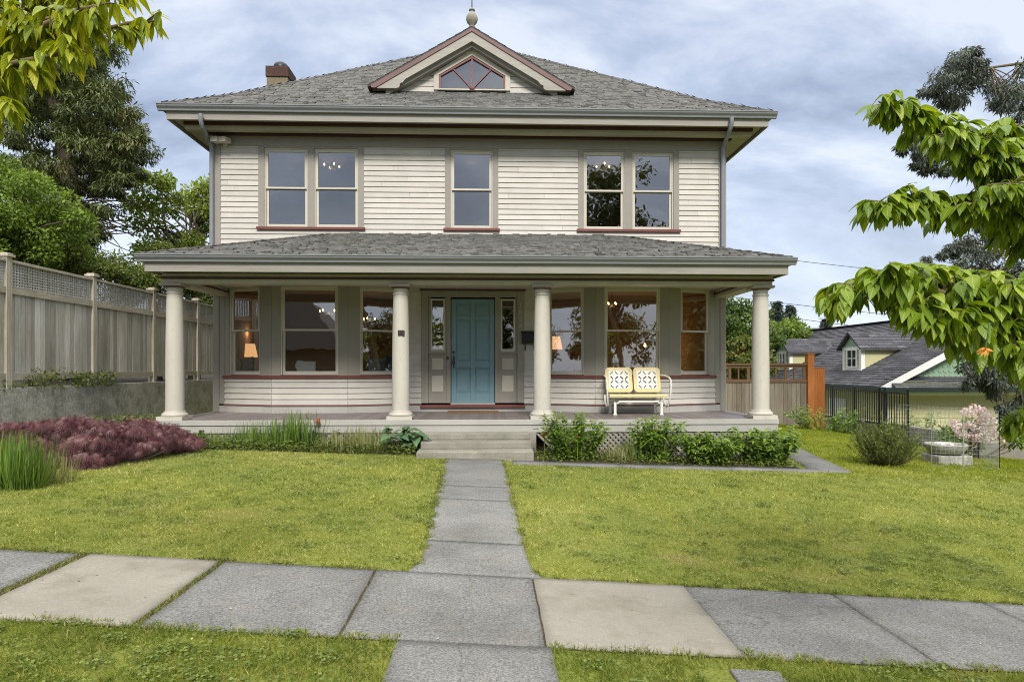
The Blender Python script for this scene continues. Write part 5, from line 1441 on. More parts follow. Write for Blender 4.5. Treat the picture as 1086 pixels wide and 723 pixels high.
# weeds growing in the slab joints
def joint(x0, y0, x1, y1, n, w, label, h=0.045):
    t = rng.random(n); x = x0 + (x1 - x0) * t + rng.normal(0, w, n); y = y0 + (y1 - y0) * t + rng.normal(0, w * .5, n)
    P = np.stack([x, y, gz(x, y) - 0.01], -1); az = rng.uniform(0, 6.28, n); l = rng.uniform(.3, 1.4, n)
    A = np.stack([np.cos(az) * l, np.sin(az) * l, np.ones(n)], -1)
    o = scatter('joint_weeds', M['grass2'], None, (np.array([[0, -.09, 0], [0, .09, 0], [1, 0, -.1]]), np.array([[0, 1, 2]])), P, A, rdir(n), rng.uniform(.5, 1.2, n) * h, rng.random(n))
    tag(o, label, 'weeds', kind='stuff')
joint(-3.035, 3.85, -3.035, 5.02, 900, 0.03, 'strip of grass growing in the slab joint at the far left of the sidewalk')
joint(-2.01, 3.85, -2.01, 5.02, 800, 0.018, 'grass growing in the joint right of the tan slab')
joint(-0.865, 3.85, -0.865, 4.9, 260, 0.012, 'sparse dry weeds in the slab joint left of the garden path', 0.03)
joint(2.672, 3.85, 2.672, 5.02, 350, 0.010, 'mossy weeds in the slab joint at the right of the sidewalk', 0.03)
joint(-0.5, 3.805, 0.3, 3.805, 150, 0.008, 'weeds along the joint between sidewalk and verge path', 0.025)
joint(-0.52, 5.925, 0.33, 5.925, 220, 0.008, 'grass in the nearest joint of the garden path', 0.03)
joint(1.5, 3.8, 1.55, 3.9, 120, 0.02, 'tuft of grass at the corner of the right tan slab', 0.06)

# ragged turf creeping over the paving edges, and litter
def turf_edge(x, y, ox, oy, label):
    n = len(x); m_ = vnoise(x, y, .11, 9) > .42; x, y = x[m_], y[m_]; n = len(x)
    s = rng.normal(0, .012, n); P = np.stack([x + ox * s * 2, y + oy * s * 2, gz(x, y) + .004], -1)
    A = np.stack([ox * rng.uniform(-.2, 1.6, n) + rng.normal(0, .5, n), oy * rng.uniform(-.2, 1.6, n) + rng.normal(0, .5, n), np.full(n, .8)], -1)
    o = scatter('turf_edge', M['grass2'], None, (np.array([[0, -.10, 0], [0, .10, 0], [1, 0, -.25]]), np.array([[0, 1, 2]])), P, A, rdir(n), rng.uniform(.5, 1.3, n) * .036, rng.random(n) ** .8)
    tag(o, label, 'grass', kind='stuff')
q = rng.uniform(-5, 6.5, 9000); q = q[np.abs(q - walk_mid(5.06)) > .52]
turf_edge(q, np.full(len(q), SIDE_FAR + .03), 0, -1, 'ragged turf edge hanging over the house side of the sidewalk')
q = rng.uniform(-4, 4, 7000); q = q[(q < -.52) | (q > .35)]
turf_edge(q, np.full(len(q), SIDE_NEAR + .004), 0, 1, 'ragged turf edge along the street side of the sidewalk')
for sgn, lab in ((-1, 'left'), (1, 'right')):
    q = rng.uniform(5.1, 10.2, 5200); turf_edge(walk_mid(q) + sgn * (walk_half(q) + .002), q, -sgn, 0, f'ragged turf edge along the {lab} side of the garden path')
n = 420; x = rng.uniform(-4.5, 5.5, n); y = rng.uniform(3.1, 9.8, n)
P = np.stack([x, y, gz(x, y) + np.where(on_grass(x, y), .03, .021)], -1)
tag(scatter('fallen_leaves', leaf_mat('litter', [(0, (0.10, 0.065, 0.03)), (.5, (0.22, 0.15, 0.07)), (.8, (0.40, 0.36, 0.22)), (1, (0.5, 0.47, 0.40))], .1, .8), None, T_DIA, P, rdir(n) * [1, 1, .1], np.tile([0, 0, 1.], (n, 1)) + rdir(n) * .2, rng.uniform(.008, .026, n), rng.random(n)), 'small dry leaves, petals and twigs scattered over lawn and paving', 'leaf litter', kind='stuff')

# ------------------------------------------------------------------ plant builders
def soft_clumps(centres, radii, n_leaf, seed_mul=1.0):
    """leaf positions inside clumps (most near the skin, some inside), outward directions, tone per clump"""
    P, D, Rn = [], [], []
    for (c, r) in zip(centres, radii):
        k = max(4, int(n_leaf * rng.uniform(0.75, 1.25)))
        d = rdir(k); q = rng.random(k) ** 0.45
        P.append(np.asarray(c) + d * q[:, None] * np.asarray(r)); D.append(d)
        Rn.append(np.clip(rng.normal(0.5 + rng.normal(0, .13), 0.2, k), 0, 1))
    return np.concatenate(P), np.concatenate(D), np.concatenate(Rn)

def limb(mb, p, q, r0, r1, sag=0.15, n=5):
    p, q = Vector(p), Vector(q); L = (q - p).length; pts, rad = [], []
    side = Vector((random.uniform(-1, 1), random.uniform(-1, 1), random.uniform(-.3, .6))) * L * sag
    for k in range(n + 1):
        t = k / n; pts.append(p + (q - p) * t + side * math.sin(math.pi * t)); rad.append(r0 + (r1 - r0) * t)
    mb.tube(pts, rad, 7)

def tree(name, label, cat, base, trunk_top, centres, radii, n_leaf, size, mat, bark, T=T_DIA, droop=0.25, flat=0.4, trunk_r=0.2, limbs=0.5, group=None, keep=None, aniso=None):
    root = thing(name, label, cat, base, group)
    mb = MB(); b = Vector(base); t = Vector(trunk_top)
    pts = [b + (t - b) * (k / 7) + Vector((random.uniform(-1, 1), random.uniform(-1, 1), 0)) * trunk_r * (0.8 if 0 < k < 7 else 0) for k in range(8)]
    mb.tube(pts, [trunk_r * (1.25 if k == 0 else 1 - 0.10 * k) for k in range(8)], 10)
    for c, r in zip(centres, radii):
        if random.random() < limbs:
            k = random.uniform(0.35, 0.95); s = b + (t - b) * k
            limb(mb, s, c, trunk_r * 0.38 * (1.1 - k * .5), 0.012)
    mb.build('trunk', bark, root, smooth=True)
    P, D, rnd = soft_clumps(centres, radii, n_leaf)
    if keep is not None:
        m_ = keep(P); P, D, rnd = P[m_], D[m_], rnd[m_]
    n = len(P)
    A = norm(D * 0.6 + rdir(n) * 0.7 + np.array([0, 0, -droop]))
    if aniso is not None: A = norm(A + aniso(P))
    N = norm(np.array([0, 0, 1.0]) * (1 - flat) + D * 0.5 + rdir(n) * 0.6)
    scatter('crown', mat, root, T, P, A, N, size * rng.uniform(.6, 1.35, n), rnd)
    return root

def envelope(n, c, r, rmin, rmax, hollow=0.55, lo=-1.0):
    """n clump centres in an ellipsoid, denser towards the skin, with uneven radii"""
    cs, rs = [], []
    while len(cs) < n:
        d = rdir(1)[0]
        if d[2] < lo: continue
        q = hollow + (1 - hollow) * rng.random() if rng.random() < .8 else rng.random() * hollow
        q *= rng.uniform(0.82, 1.08)
        cs.append(np.asarray(c) + d * q * np.asarray(r)); k = rng.uniform(rmin, rmax); rs.append((k, k, k * rng.uniform(.55, .85)))
    return cs, rs

GREEN_BRIGHT = [(0, (0.07, 0.125, 0.018)), (0.5, (0.15, 0.225, 0.03)), (1, (0.26, 0.33, 0.055))]
GREEN_MID = [(0, (0.045, 0.08, 0.018)), (0.5, (0.09, 0.14, 0.028)), (1, (0.17, 0.23, 0.05))]
GREEN_DARK = [(0, (0.022, 0.036, 0.014)), (0.5, (0.05, 0.072, 0.026)), (1, (0.095, 0.12, 0.04))]
M['lf_bright'] = leaf_mat('bright_leaves', GREEN_BRIGHT, 0.35)
M['lf_ash'] = leaf_mat('pale_ash_leaves', [(0, (0.10, 0.155, 0.02)), (0.5, (0.21, 0.28, 0.04)), (1, (0.36, 0.41, 0.08))], 0.42)
M['lf_mid'] = leaf_mat('mid_green_leaves', GREEN_MID, 0.3)
M['lf_cedar'] = leaf_mat('cedar_sprays', [(0, (0.04, 0.055, 0.018)), (0.45, (0.085, 0.11, 0.034)), (0.85, (0.16, 0.185, 0.055)), (0.97, (0.2, 0.2, 0.08)), (1, (0.16, 0.085, 0.04))], 0.2)
M['lf_ivy'] = leaf_mat('hedge_leaves', [(0, (0.05, 0.08, 0.015)), (0.5, (0.11, 0.15, 0.03)), (1, (0.20, 0.22, 0.05))], 0.3)
M['lf_euc'] = leaf_mat('grey_eucalyptus_leaves', [(0, (0.03, 0.038, 0.03)), (0.5, (0.075, 0.09, 0.07)), (1, (0.18, 0.20, 0.165))], 0.2, 0.45)
M['lf_rust'] = leaf_mat('rust_tinged_leaves', [(0, (0.07, 0.10, 0.02)), (0.5, (0.13, 0.17, 0.035)), (0.8, (0.22, 0.19, 0.05)), (1, (0.24, 0.12, 0.05))], 0.3)
M['lf_conifer'] = leaf_mat('far_conifer_needles', [(0, (0.03, 0.045, 0.038)), (1, (0.085, 0.11, 0.085))], 0.15)

# --- left: big cedar behind the fence
cs, rs = [], []
cy = 17.5
def cpt(px, py, dy=0): return np.array(at(px, py, cy + dy))
for _ in range(520):
    py = rng.uniform(25, 330)
    edge = np.interp(py, [20, 60, 110, 150, 190, 230, 280, 330], [95, 128, 150, 166, 154, 128, 112, 100])
    px = edge - abs(rng.normal(0, 1)) * 75 - rng.uniform(0, 28)
    if px < -110: continue
    if 90 < px < 130 and 190 < py < 240 and rng.random() < 0.45: continue   # a thin place with dead branches
    c = cpt(px, py, rng.uniform(-1.8, 2.2)); k = rng.uniform(0.16, 0.42); cs.append(c); rs.append((k * 1.15, k, k * .62))
for _ in range(60):
    c = cpt(rng.uniform(-90, 70), rng.uniform(-140, 30), rng.uniform(-1.5, 2)); k = rng.uniform(0.4, 0.8); cs.append(c); rs.append((k, k, k * .8))
base = at(70, 390, cy); base.z = 1.2; top = at(62, -60, cy)
ct = tree('cedar_tree', 'tall dark shaggy cedar rising behind the left fence', 'tree', base, top, cs, rs, 230, 0.135, M['lf_cedar'], M['bark'], T_NAR[0:1] + T_NAR[1:] if False else (T_NAR[0] * [1, 1.25, 1], T_NAR[1]), droop=0.7, flat=.3, trunk_r=0.30, limbs=0.0)
mb = MB()   # dead twigs in the open part
for _ in range(60):
    a = at(rng.uniform(70, 105), rng.uniform(170, 260), cy); e = a + Vector((rng.uniform(.4, 1.9), rng.uniform(-.8, .6), rng.uniform(-.9, .5)))
    limb(mb, a, e, 0.022, 0.004, 0.12, 4)
mb.build('dead_branches', M['bark'], ct, smooth=True)
# --- bright maple at the far left
cs, rs = envelope(60, at(4, 235, 12.6), (1.35, 1.2, 1.35), 0.25, 0.5)
b = at(-5, 380, 12.6); b.z = 1.2
tree('maple_tree', 'bright green bushy maple leaning over the left end of the fence', 'tree', b, at(0, 235, 12.6), cs, rs, 620, 0.075, M['lf_bright'], M['bark'], droop=0.2, trunk_r=0.09)
# --- light tree between the cedar and the house with visible limbs
ty = 20.0
spec = [(160, 205, .7), (150, 235, .7), (175, 222, .6), (182, 250, .6), (160, 262, .6), (192, 212, .45), (212, 205, .55), (214, 222, .5), (218, 240, .5), (205, 255, .45), (170, 192, .45), (150, 185, .4), (225, 200, .5), (232, 215, .6), (140, 215, .5), (180, 275, .55), (200, 272, .5), (240, 240, .6)]
cs = [np.array(at(a + rng.uniform(-4, 4), b_ + rng.uniform(-4, 4), ty + rng.uniform(-.8, .8))) for a, b_, _ in spec for _k in range(2)]; rs = [(k, k, k * .6) for _, _, k in spec for _k in range(2)]
b = at(206, 390, ty); b.z = 1.2
lt = tree('ash_tree', 'pale green loose tree with bare grey limbs beside the left house corner', 'tree', b, at(207, 222, ty), cs, [tuple(q * .85 for q in r) for r in rs], 250, 0.12, M['lf_ash'], M['bark'], droop=0.3, trunk_r=0.15, limbs=.5)
mb = MB(); limb(mb, at(207, 262, ty), at(180, 246, ty - .2), 0.08, 0.05, .1); limb(mb, at(180, 246, ty - .2), at(166, 240, ty - .3), 0.05, 0.03, .1); limb(mb, at(207, 240, ty), at(226, 226, ty), 0.09, 0.05, .05); limb(mb, at(206, 235, ty), at(196, 212, ty), 0.08, 0.03, .05); mb.build('limb', M['bark'], lt, smooth=True)
# --- greenery massed over the fence
for (px, py, Y, r, lab) in ((95, 290, 15.2, (1.6, 1.0, .62), 'yellow green hedge bush spilling just over the fence beyond the cedar'), (170, 292, 17.5, (1.5, .9, .75), 'hedge bush behind the fence close to the porch roof corner'), (205, 322, 20.5, (1.0, .8, .75), 'small bush filling the gap between the porch corner and the fence end'), (30, 262, 13.6, (1.2, .9, .6), 'rounded hedge bush directly above the nearest fence panel')):
    c = at(px, py, Y); cs, rs = envelope(34, c, r, 0.2, 0.42)
    tree('hedge_bush', lab, 'bush', (c.x, Y, 1.2), (c.x, Y, c.z), cs, rs, 420, 0.075, M['lf_ivy'], M['bark'], droop=.3, trunk_r=.06, group='bushes behind the left fence')

# --- right: far trees
def round_tree(name, px, py, Y, r, n, nl, size, mat, label, group=None, rmin=.5, rmax=1.0):
    c = at(px, py, Y); cs, rs = envelope(n, c, r, rmin, rmax)
    tree(name, label, 'tree', (c.x, Y, float(gz(min(c.x, 20), Y)) - .5), (c.x, Y, c.z), cs, rs, nl, size, mat, M['bark'], trunk_r=.18, group=group)
round_tree('leafy_tree', 782, 352, 31, (1.9, 1.6, 1.9), 55, 210, 0.18, M['lf_mid'], 'mid green leafy tree between the house corner and the porch column', rmin=.35, rmax=.7)
round_tree('leafy_tree', 792, 378, 29, (1.3, 1.2, 1.0), 30, 210, 0.15, M['lf_rust'], 'rust tinged shrubby tree just above the right board fence', rmin=.3, rmax=.5)
round_tree('leafy_tree', 824, 364, 36, (1.7, 1.4, 1.5), 45, 210, 0.18, M['lf_bright'], 'yellow green tree right of the last porch column, below the conifers', rmin=.35, rmax=.65)
def conifer(px, ptop, pbot, Y, label, w):
    a, b = at(px, ptop, Y), at(px, pbot, Y); H = a.z - b.z
    root = thing('conifer_tree', label, 'tree', (b.x, Y, b.z - 2), 'distant conifers')
    mb = MB(); mb.tube([(b.x, Y, b.z - 2), (b.x, Y, b.z), (b.x, Y, a.z)], [.35, .3, .03], 8); mb.build('trunk', M['bark'], root)
    P, A = [], []
    for k in range(46):
        t = (k / 46) ** 0.9; z = a.z - H * t; L = w * (0.08 + 0.95 * t) * rng.uniform(.65, 1.15)
        for q in range(7):
            az = rng.uniform(0, 6.28); m_ = 34; s = rng.random(m_) ** .8
            d = np.array([math.cos(az), math.sin(az), -.25])
            P.append(np.array([b.x, Y, z]) + d * L * s[:, None] + rng.normal(0, .09, (m_, 3)) * (0.6 + s[:, None])); A.append(np.tile(d, (m_, 1)))
    P, A = np.concatenate(P), np.concatenate(A); n = len(P)
    scatter('crown', M['lf_conifer'], root, (T_NAR[0] * [1, 1.6, 1], T_NAR[1]), P, norm(A + rdir(n) * .8 + [0, 0, -.3]), rdir(n) + [0, 0, .8], rng.uniform(.25, .55, n), rng.random(n))
conifer(824, 321, 385, 75, 'far dark conifer nearest the porch column', 2.6)
conifer(838, 325, 385, 78, 'far dark conifer beside the taller one', 2.2)
conifer(876, 339, 385, 82, 'small distant conifer half hidden by the leafy branch', 2.0)
# --- eucalyptus on the right
ey = 15.0
spec = [(1010, 75, .36), (1000, 88, .36), (1022, 66, .33), (1030, 85, .4), (1018, 100, .42), (1010, 112, .3), (1045, 82, .35), (1060, 92, .35), (1075, 88, .4), (1066, 108, .3), (1086, 100, .4), (1095, 75, .4), (985, 92, .2), (1035, 58, .2), (1078, 118, .25),
        (972, 145, .25), (985, 152, .28), (968, 160, .22), (990, 165, .25), (980, 172, .18), (1000, 178, .22), (960, 152, .15), (975, 170, .15),
        (1040, 236, .25), (1050, 250, .3), (1030, 262, .3), (1020, 272, .26), (1045, 275, .33), (1058, 290, .36), (1035, 292, .36), (1020, 296, .3), (1070, 300, .36), (1080, 285, .35), (1048, 308, .33), (1012, 266, .18), (990, 278, .14), (1085, 318, .35), (1095, 300, .4), (1075, 322, .25), (1025, 306, .22), (1090, 262, .2),
        (1030, 378, .22), (1040, 392, .28), (1052, 402, .28), (1028, 398, .22), (1060, 412, .25), (1045, 415, .22), (1070, 400, .25), (1078, 432, .25), (1086, 440, .22), (1022, 405, .14), (1055, 388, .22), (1084, 415, .22), (1068, 440, .14)]
cs = [np.array(at(a + rng.uniform(-10, 10), b_ + rng.uniform(-9, 9), ey + rng.uniform(-.7, .7))) for a, b_, _ in spec for _k in range(4)]; rs = [(k * .85, k * .85, k * .7) for _, _, k in spec for _k in range(4)]
b = at(1180, 470, ey)
b.z = float(gz(b.x, ey)) - .1
eu = tree('eucalyptus_tree', 'tall grey green eucalyptus with hanging leaves at the right edge', 'tree', b, at(1160, 60, ey), cs, [tuple(q * .8 for q in r) for r in rs], 150, 0.115, M['lf_euc'], M['bark2'], (T_NAR[0] * [1, 1.3, 1], T_NAR[1]), droop=1.0, flat=.9, trunk_r=.22, limbs=.0)
mb = MB()
for q in ([(1165, 110), (1086, 67), (1050, 72), (1020, 80)], [(1160, 250), (1086, 262), (1062, 272), (1035, 285)], [(1160, 262), (1086, 270), (1058, 288), (1040, 300)], [(1160, 180), (1080, 170), (1010, 165), (975, 155)], [(1165, 400), (1086, 392), (1050, 395), (1030, 400)], [(1165, 80), (1090, 100), (1060, 95)]):
    pts = [at(x, y, ey) for x, y in q]; pts = [pts[0] + (pts[1] - pts[0]) * (k / 3) for k in range(3)] + pts[1:]
    mb.tube(pts, list(np.linspace(0.075, 0.012, len(pts))), 7)
for c in cs:
    if random.random() < .8:
        d = min(((Vector(c) - at(x, y, ey)).length, (x, y)) for x, y in ((1050, 72), (1086, 67), (1062, 272), (1058, 288), (1086, 262), (1010, 165), (1050, 395), (1086, 392), (1080, 170)))
        limb(mb, at(*d[1], ey), c, 0.018, 0.004, .1, 4)
mb.build('limb', M['bark2'], eu, smooth=True)

# ------------------------------------------------------------------ the two leafy trees whose branches hang into the view
M['dogwood'] = leaf_mat('dogwood_leaves', [(0, (0.08, 0.145, 0.010)), (0.5, (0.165, 0.25, 0.016)), (1, (0.29, 0.36, 0.03))], 0.34, 0.38, 0.35, veins=True, tint=(1.4, 1.35, 0.5))
M['yellowleaf'] = leaf_mat('yellow_green_leaves', [(0, (0.12, 0.185, 0.010)), (0.5, (0.25, 0.31, 0.016)), (1, (0.40, 0.43, 0.03))], 0.4, 0.4, 0.3, veins=True, tint=(1.5, 1.3, 0.4))
T_DOG = leaf_template(0.46, 0.10, 0.30, 7)
T_LONG = leaf_template(0.34, 0.14, 0.24, 7)
def branch_spray(root, mat, T, lines, n_twig, twig_len, per, size, droop, wood, r0=0.022, spread=(1, 1, .35), up=0.35):
    """boughs given as polylines; twigs grow off them and carry whorls of hanging leaves"""
    mb = MB(); P, A, N = [], [], []
    for line in lines:
        pts = [Vector(p) for p in line]
        seg = [(pts[k + 1] - pts[k]).length for k in range(len(pts) - 1)]; tot = sum(seg)
        mb.tube(pts, list(np.linspace(r0, 0.004, len(pts))), 7)
        for k in range(int(n_twig * tot)):
            d = rng.random() ** 0.8 * tot; i = 0
            while i < len(seg) - 1 and d > seg[i]: d -= seg[i]; i += 1
            p = pts[i] + (pts[i + 1] - pts[i]) * min(1, d / seg[i]); ax = (pts[i + 1] - pts[i]).normalized()
            az = Vector(rdir(1)[0] * np.array(spread)) + ax * 0.55 + Vector((0, 0, up * random.uniform(-.6, 1)))
            L = twig_len * random.uniform(.35, 1.1) * (1 - .62 * min(1, (sum(seg[:i]) + d) / tot)); e = p + az.normalized() * L; e.z -= 0.02 * L
            mid = (p + e) / 2 + Vector((0, 0, 0.05 * L))
            mb.tube([p, mid, e], [0.0045, 0.003, 0.0018], 5)
            n = max(2, int(per * random.uniform(.6, 1.3)))
            for q in range(n):
                t = 1.0 if q < n * .6 else random.uniform(.4, 1)
                o = mid + (e - mid) * max(0, (t - .5) * 2) if t > .5 else p + (mid - p) * t * 2
                a = random.uniform(0, 2 * math.pi)
                v = Vector((math.cos(a), math.sin(a), 0)) * 0.75 + (e - p).normalized() * 0.45 + Vector((0, 0, -droop * random.uniform(.35, 1.5)))
                P.append(o); A.append(v.normalized()); N.append(Vector((0, 0, 1)) * 0.8 + Vector((math.cos(a), math.sin(a), 0)) * .55 + Vector(rdir(1)[0]) * .22)
        # leaves at the very tip
    n = len(P); P, A, N = np.array(P), np.array(A), np.array(N)
    scatter('leaves', mat, root, T, P, A, N, size * rng.uniform(.62, 1.2, n), np.clip(rng.normal(.5, .22, n), 0, 1), smooth=True)
    mb.build('bough', wood, root, smooth=True)
dg = thing('dogwood_tree', 'broadleaf dogwood reaching in from the right with tiers of drooping bright leaves', 'tree', (4.6, 4.2, float(gz(4.6, 4.2))))
mb = MB(); mb.tube([(4.6, 4.2, -.4), (4.55, 4.1, 1.2), (4.4, 3.9, 2.4), (4.1, 3.7, 3.6), (3.9, 3.6, 4.6)], [.12, .10, .085, .06, .03], 12); mb.build('trunk', M['bark2'], dg, smooth=True)
def dl(pts): return [at(x, y, Y) for x, y, Y in pts]
lines = [dl([(1290, 190, 3.9), (1120, 180, 3.5), (1040, 155, 3.35), (985, 132, 3.25), (950, 116, 3.15), (932, 108, 3.1)]), dl([(1120, 180, 3.5), (1075, 165, 3.2), (1040, 152, 3.05), (1000, 140, 3.0)]), dl([(1160, 182, 3.7), (1095, 172, 3.7), (1050, 165, 3.7)]),
         dl([(1290, 240, 3.9), (1110, 235, 3.4), (1040, 216, 3.2), (985, 214, 3.1), (950, 214, 3.05), (928, 217, 3.0)]), dl([(1110, 235, 3.4), (1075, 224, 3.05), (1030, 216, 3.0)]), dl([(1150, 235, 3.6), (1080, 225, 3.6), (1020, 220, 3.5)]), dl([(1200, 205, 3.4), (1120, 190, 3.2), (1070, 178, 3.1), (1035, 170, 3.05)]), dl([(1200, 150, 3.4), (1120, 140, 3.3), (1080, 136, 3.2), (1055, 136, 3.2)]), dl([(1200, 215, 3.2), (1120, 205, 3.0), (1085, 196, 2.95), (1060, 195, 2.9)])]
branch_spray(dg, M['dogwood'], T_DOG, lines, 92, 0.22, 7, 0.10, 0.85, M['bark2'], up=.6)
lines = [dl([(1290, 300, 3.8), (1130, 330, 3.0), (1050, 320, 2.75), (985, 300, 2.65), (930, 302, 2.6), (895, 308, 2.55), (880, 314, 2.55)]), dl([(1050, 318, 2.75), (1000, 312, 2.5), (955, 298, 2.45), (930, 294, 2.45)]), dl([(1130, 330, 3.0), (1080, 335, 2.6), (1030, 340, 2.45), (975, 335, 2.4)]),
         dl([(1130, 330, 3.0), (1085, 350, 2.7), (1050, 355, 2.6)]), dl([(1130, 340, 2.9), (1105, 365, 2.5), (1082, 375, 2.4)]), dl([(1180, 330, 2.9), (1110, 345, 2.6), (1060, 352, 2.5), (1020, 352, 2.45)]), dl([(1180, 300, 2.9), (1110, 312, 2.6), (1060, 312, 2.45), (1020, 306, 2.45)])]
branch_spray(dg, M['dogwood'], T_DOG, lines, 105, 0.22, 7, 0.095, 0.85, M['bark2'], up=.65)
lines = [dl([(1200, 420, 3.4), (1120, 430, 3.1), (1085, 440, 3.0), (1072, 446, 3.0)])]
branch_spray(dg, M['dogwood'], T_DOG, lines, 60, 0.12, 7, 0.10, 0.85, M['bark2'], r0=.012)
# orange bloom hanging among the lower leaves
p = at(1045, 376, 2.2)
ob = thing('orange_flower', 'orange and pink lily bloom hanging under the lower dogwood branch', 'flower', (p.x, 2.2, p.z))
n = 9; az = np.linspace(0, 5.5, n)
A = np.stack([np.cos(az) * .8 - .3, -np.abs(np.sin(az)) * .5, np.sin(az) * .6 - .5], -1)
scatter('petals', leaf_mat('orange_petals', [(0, (0.75, 0.27, 0.03)), (.6, (0.72, 0.40, 0.09)), (1, (0.60, 0.26, 0.20))], .35), ob, leaf_template(.34, .1, .3, 5), np.tile(np.array(p) + [0, 0, .02], (n, 1)), A, np.tile([0, -1, .3], (n, 1)), rng.uniform(.022, .034, n), rng.random(n), smooth=True)
mb = MB(); mb.tube([p + Vector((0, 0, .02)), p + Vector((.01, 0, .07)), p + Vector((.03, .02, .11))], .0035, 6); mb.build('stalk', M['lf_mid'], ob)

lt2 = thing('broadleaf_tree', 'yellow green broadleaf tree hanging its long pointed leaves into the top left corner', 'tree', (-3.4, 3.2, float(gz(-3.4, 3.2))))
mb = MB(); mb.tube([(-3.4, 3.2, -.1), (-3.4, 3.15, 1.4), (-3.3, 3.0, 2.4), (-3.1, 2.9, 3.4), (-3, 2.9, 4.4)], [.11, .09, .08, .06, .03], 12); mb.build('trunk', M['bark2'], lt2, smooth=True)
lines = [dl([(-190, 120, 3.0), (-60, 90, 2.8), (0, 62, 2.7), (35, 50, 2.65), (70, 42, 2.6), (105, 32, 2.6), (140, 24, 2.6), (168, 22, 2.6)]), dl([(-60, 60, 3.0), (0, 20, 2.9), (40, 8, 2.85), (80, 0, 2.8), (130, -6, 2.8)]), dl([(0, 62, 2.7), (40, 30, 2.5), (80, 12, 2.45), (110, 4, 2.45)]), dl([(-150, 150, 2.9), (-60, 105, 2.6), (-10, 86, 2.5), (12, 76, 2.5)]), dl([(-120, 40, 2.8), (-40, 40, 2.6), (10, 30, 2.5), (50, 20, 2.5), (90, 15, 2.5)]), dl([(-60, 20, 2.9), (20, -10, 2.8), (90, -22, 2.8)]), dl([(-90, 95, 2.6), (-30, 80, 2.45), (20, 66, 2.4), (60, 58, 2.4), (85, 52, 2.4)]), dl([(-110, 130, 2.6), (-50, 120, 2.4), (-12, 112, 2.35), (6, 108, 2.35)])]
branch_spray(lt2, M['yellowleaf'], T_LONG, lines, 70, 0.17, 6, 0.086, 1.0, M['bark2'], r0=.016, up=.5)
lines = [dl([(-120, 460, 2.6), (-40, 425, 2.4), (-8, 432, 2.3)])]
branch_spray(lt2, M['yellowleaf'], T_LONG, lines, 12, 0.05, 3, 0.085, 0.8, M['bark2'], r0=.006)

# ------------------------------------------------------------------ beds
def ground_pt(px, py):
    """where the sight line through (px, py) meets the ground"""
    lo, hi = 2.5, 25.0
    for _ in range(40):
        Y = (lo + hi) / 2; p = at(px, py, Y)
        if p.z > float(gz(p.x, Y)): lo = Y
        else: hi = Y
    return at(px, py, lo)

# weeping red maple
mp = thing('japanese_maple', 'low weeping laceleaf maple with dark purple red foliage at the left lawn edge', 'shrub', (-4.9, 8.9, float(gz(-4.9, 8.9))))
cs, rs = [], []
outline = [(-60, 452), (-20, 447), (20, 445), (60, 443), (100, 441), (135, 440), (165, 443), (190, 450)]
for _ in range(330):
    px = rng.uniform(-60, 203)
    top = np.interp(px, [-60, 0, 60, 130, 160, 205], [452, 446, 442, 439, 442, 462]) + 4
    bot = np.interp(px, [-60, 0, 50, 75, 110, 130, 160, 205], [485, 480, 482, 497, 494, 478, 472, 470])
    Y = np.interp(px, [0, 100, 150, 200], [8.5, 8.5, 9.2, 10.1]); f = rng.random()
    py = top + (bot - top) * f; Y = Y + 0.9 * (1 - f) ** 1.5 * rng.random() + rng.uniform(-.1, .1)
    cs.append(np.array(at(px, py, Y))); k = rng.uniform(.09, .20); rs.append((k * 1.25, k, k * .5))
P, D, rnd = soft_clumps(cs, rs, 105); n = len(P)
A = norm(D * [.8, .8, .1] + rdir(n) * .45 + [0, -.3, -1.0]); N = norm(rdir(n) + [0, -.3, .9])
lace = [(0, 0, 0), (.35, -.022, .02), (1, 0, -.25), (.35, .022, .02)]
tv, tf = [], []
for a in (-.75, -.4, -.12, .15, .45, .8):
    b_ = len(tv); L = 1 - abs(a) * .4
    for x, y, z in lace: tv.append((L * (x * math.cos(a) - y * math.sin(a)), L * (x * math.sin(a) + y * math.cos(a)), z))
    tf.append([b_, b_ + 1, b_ + 2, b_ + 3])
M['lf_red'] = leaf_mat('laceleaf_maple_leaves', [(0, (0.03, 0.012, 0.016)), (.4, (0.115, 0.038, 0.047)), (.75, (0.20, 0.085, 0.095)), (1, (0.36, 0.25, 0.235))], .25, .5, .3, tint=(1.5, .9, .9))
scatter('foliage', M['lf_red'], mp, (np.array(tv), np.array(tf)), P, A, N, .105 * rng.uniform(.4, 1.5, n), np.clip(rnd + rng.normal(0, .2, n), 0, 1))
mb = MB()
for c in cs[::4]: limb(mb, (-4.95, 8.95, .3), c, .022, .004, .18, 5)
mb.tube([(-4.95, 8.95, .1), (-4.95, 8.95, .4), (-4.9, 8.95, .7)], [.06, .05, .03], 8)
mb.build('stem', M['bark'], mp, smooth=True)

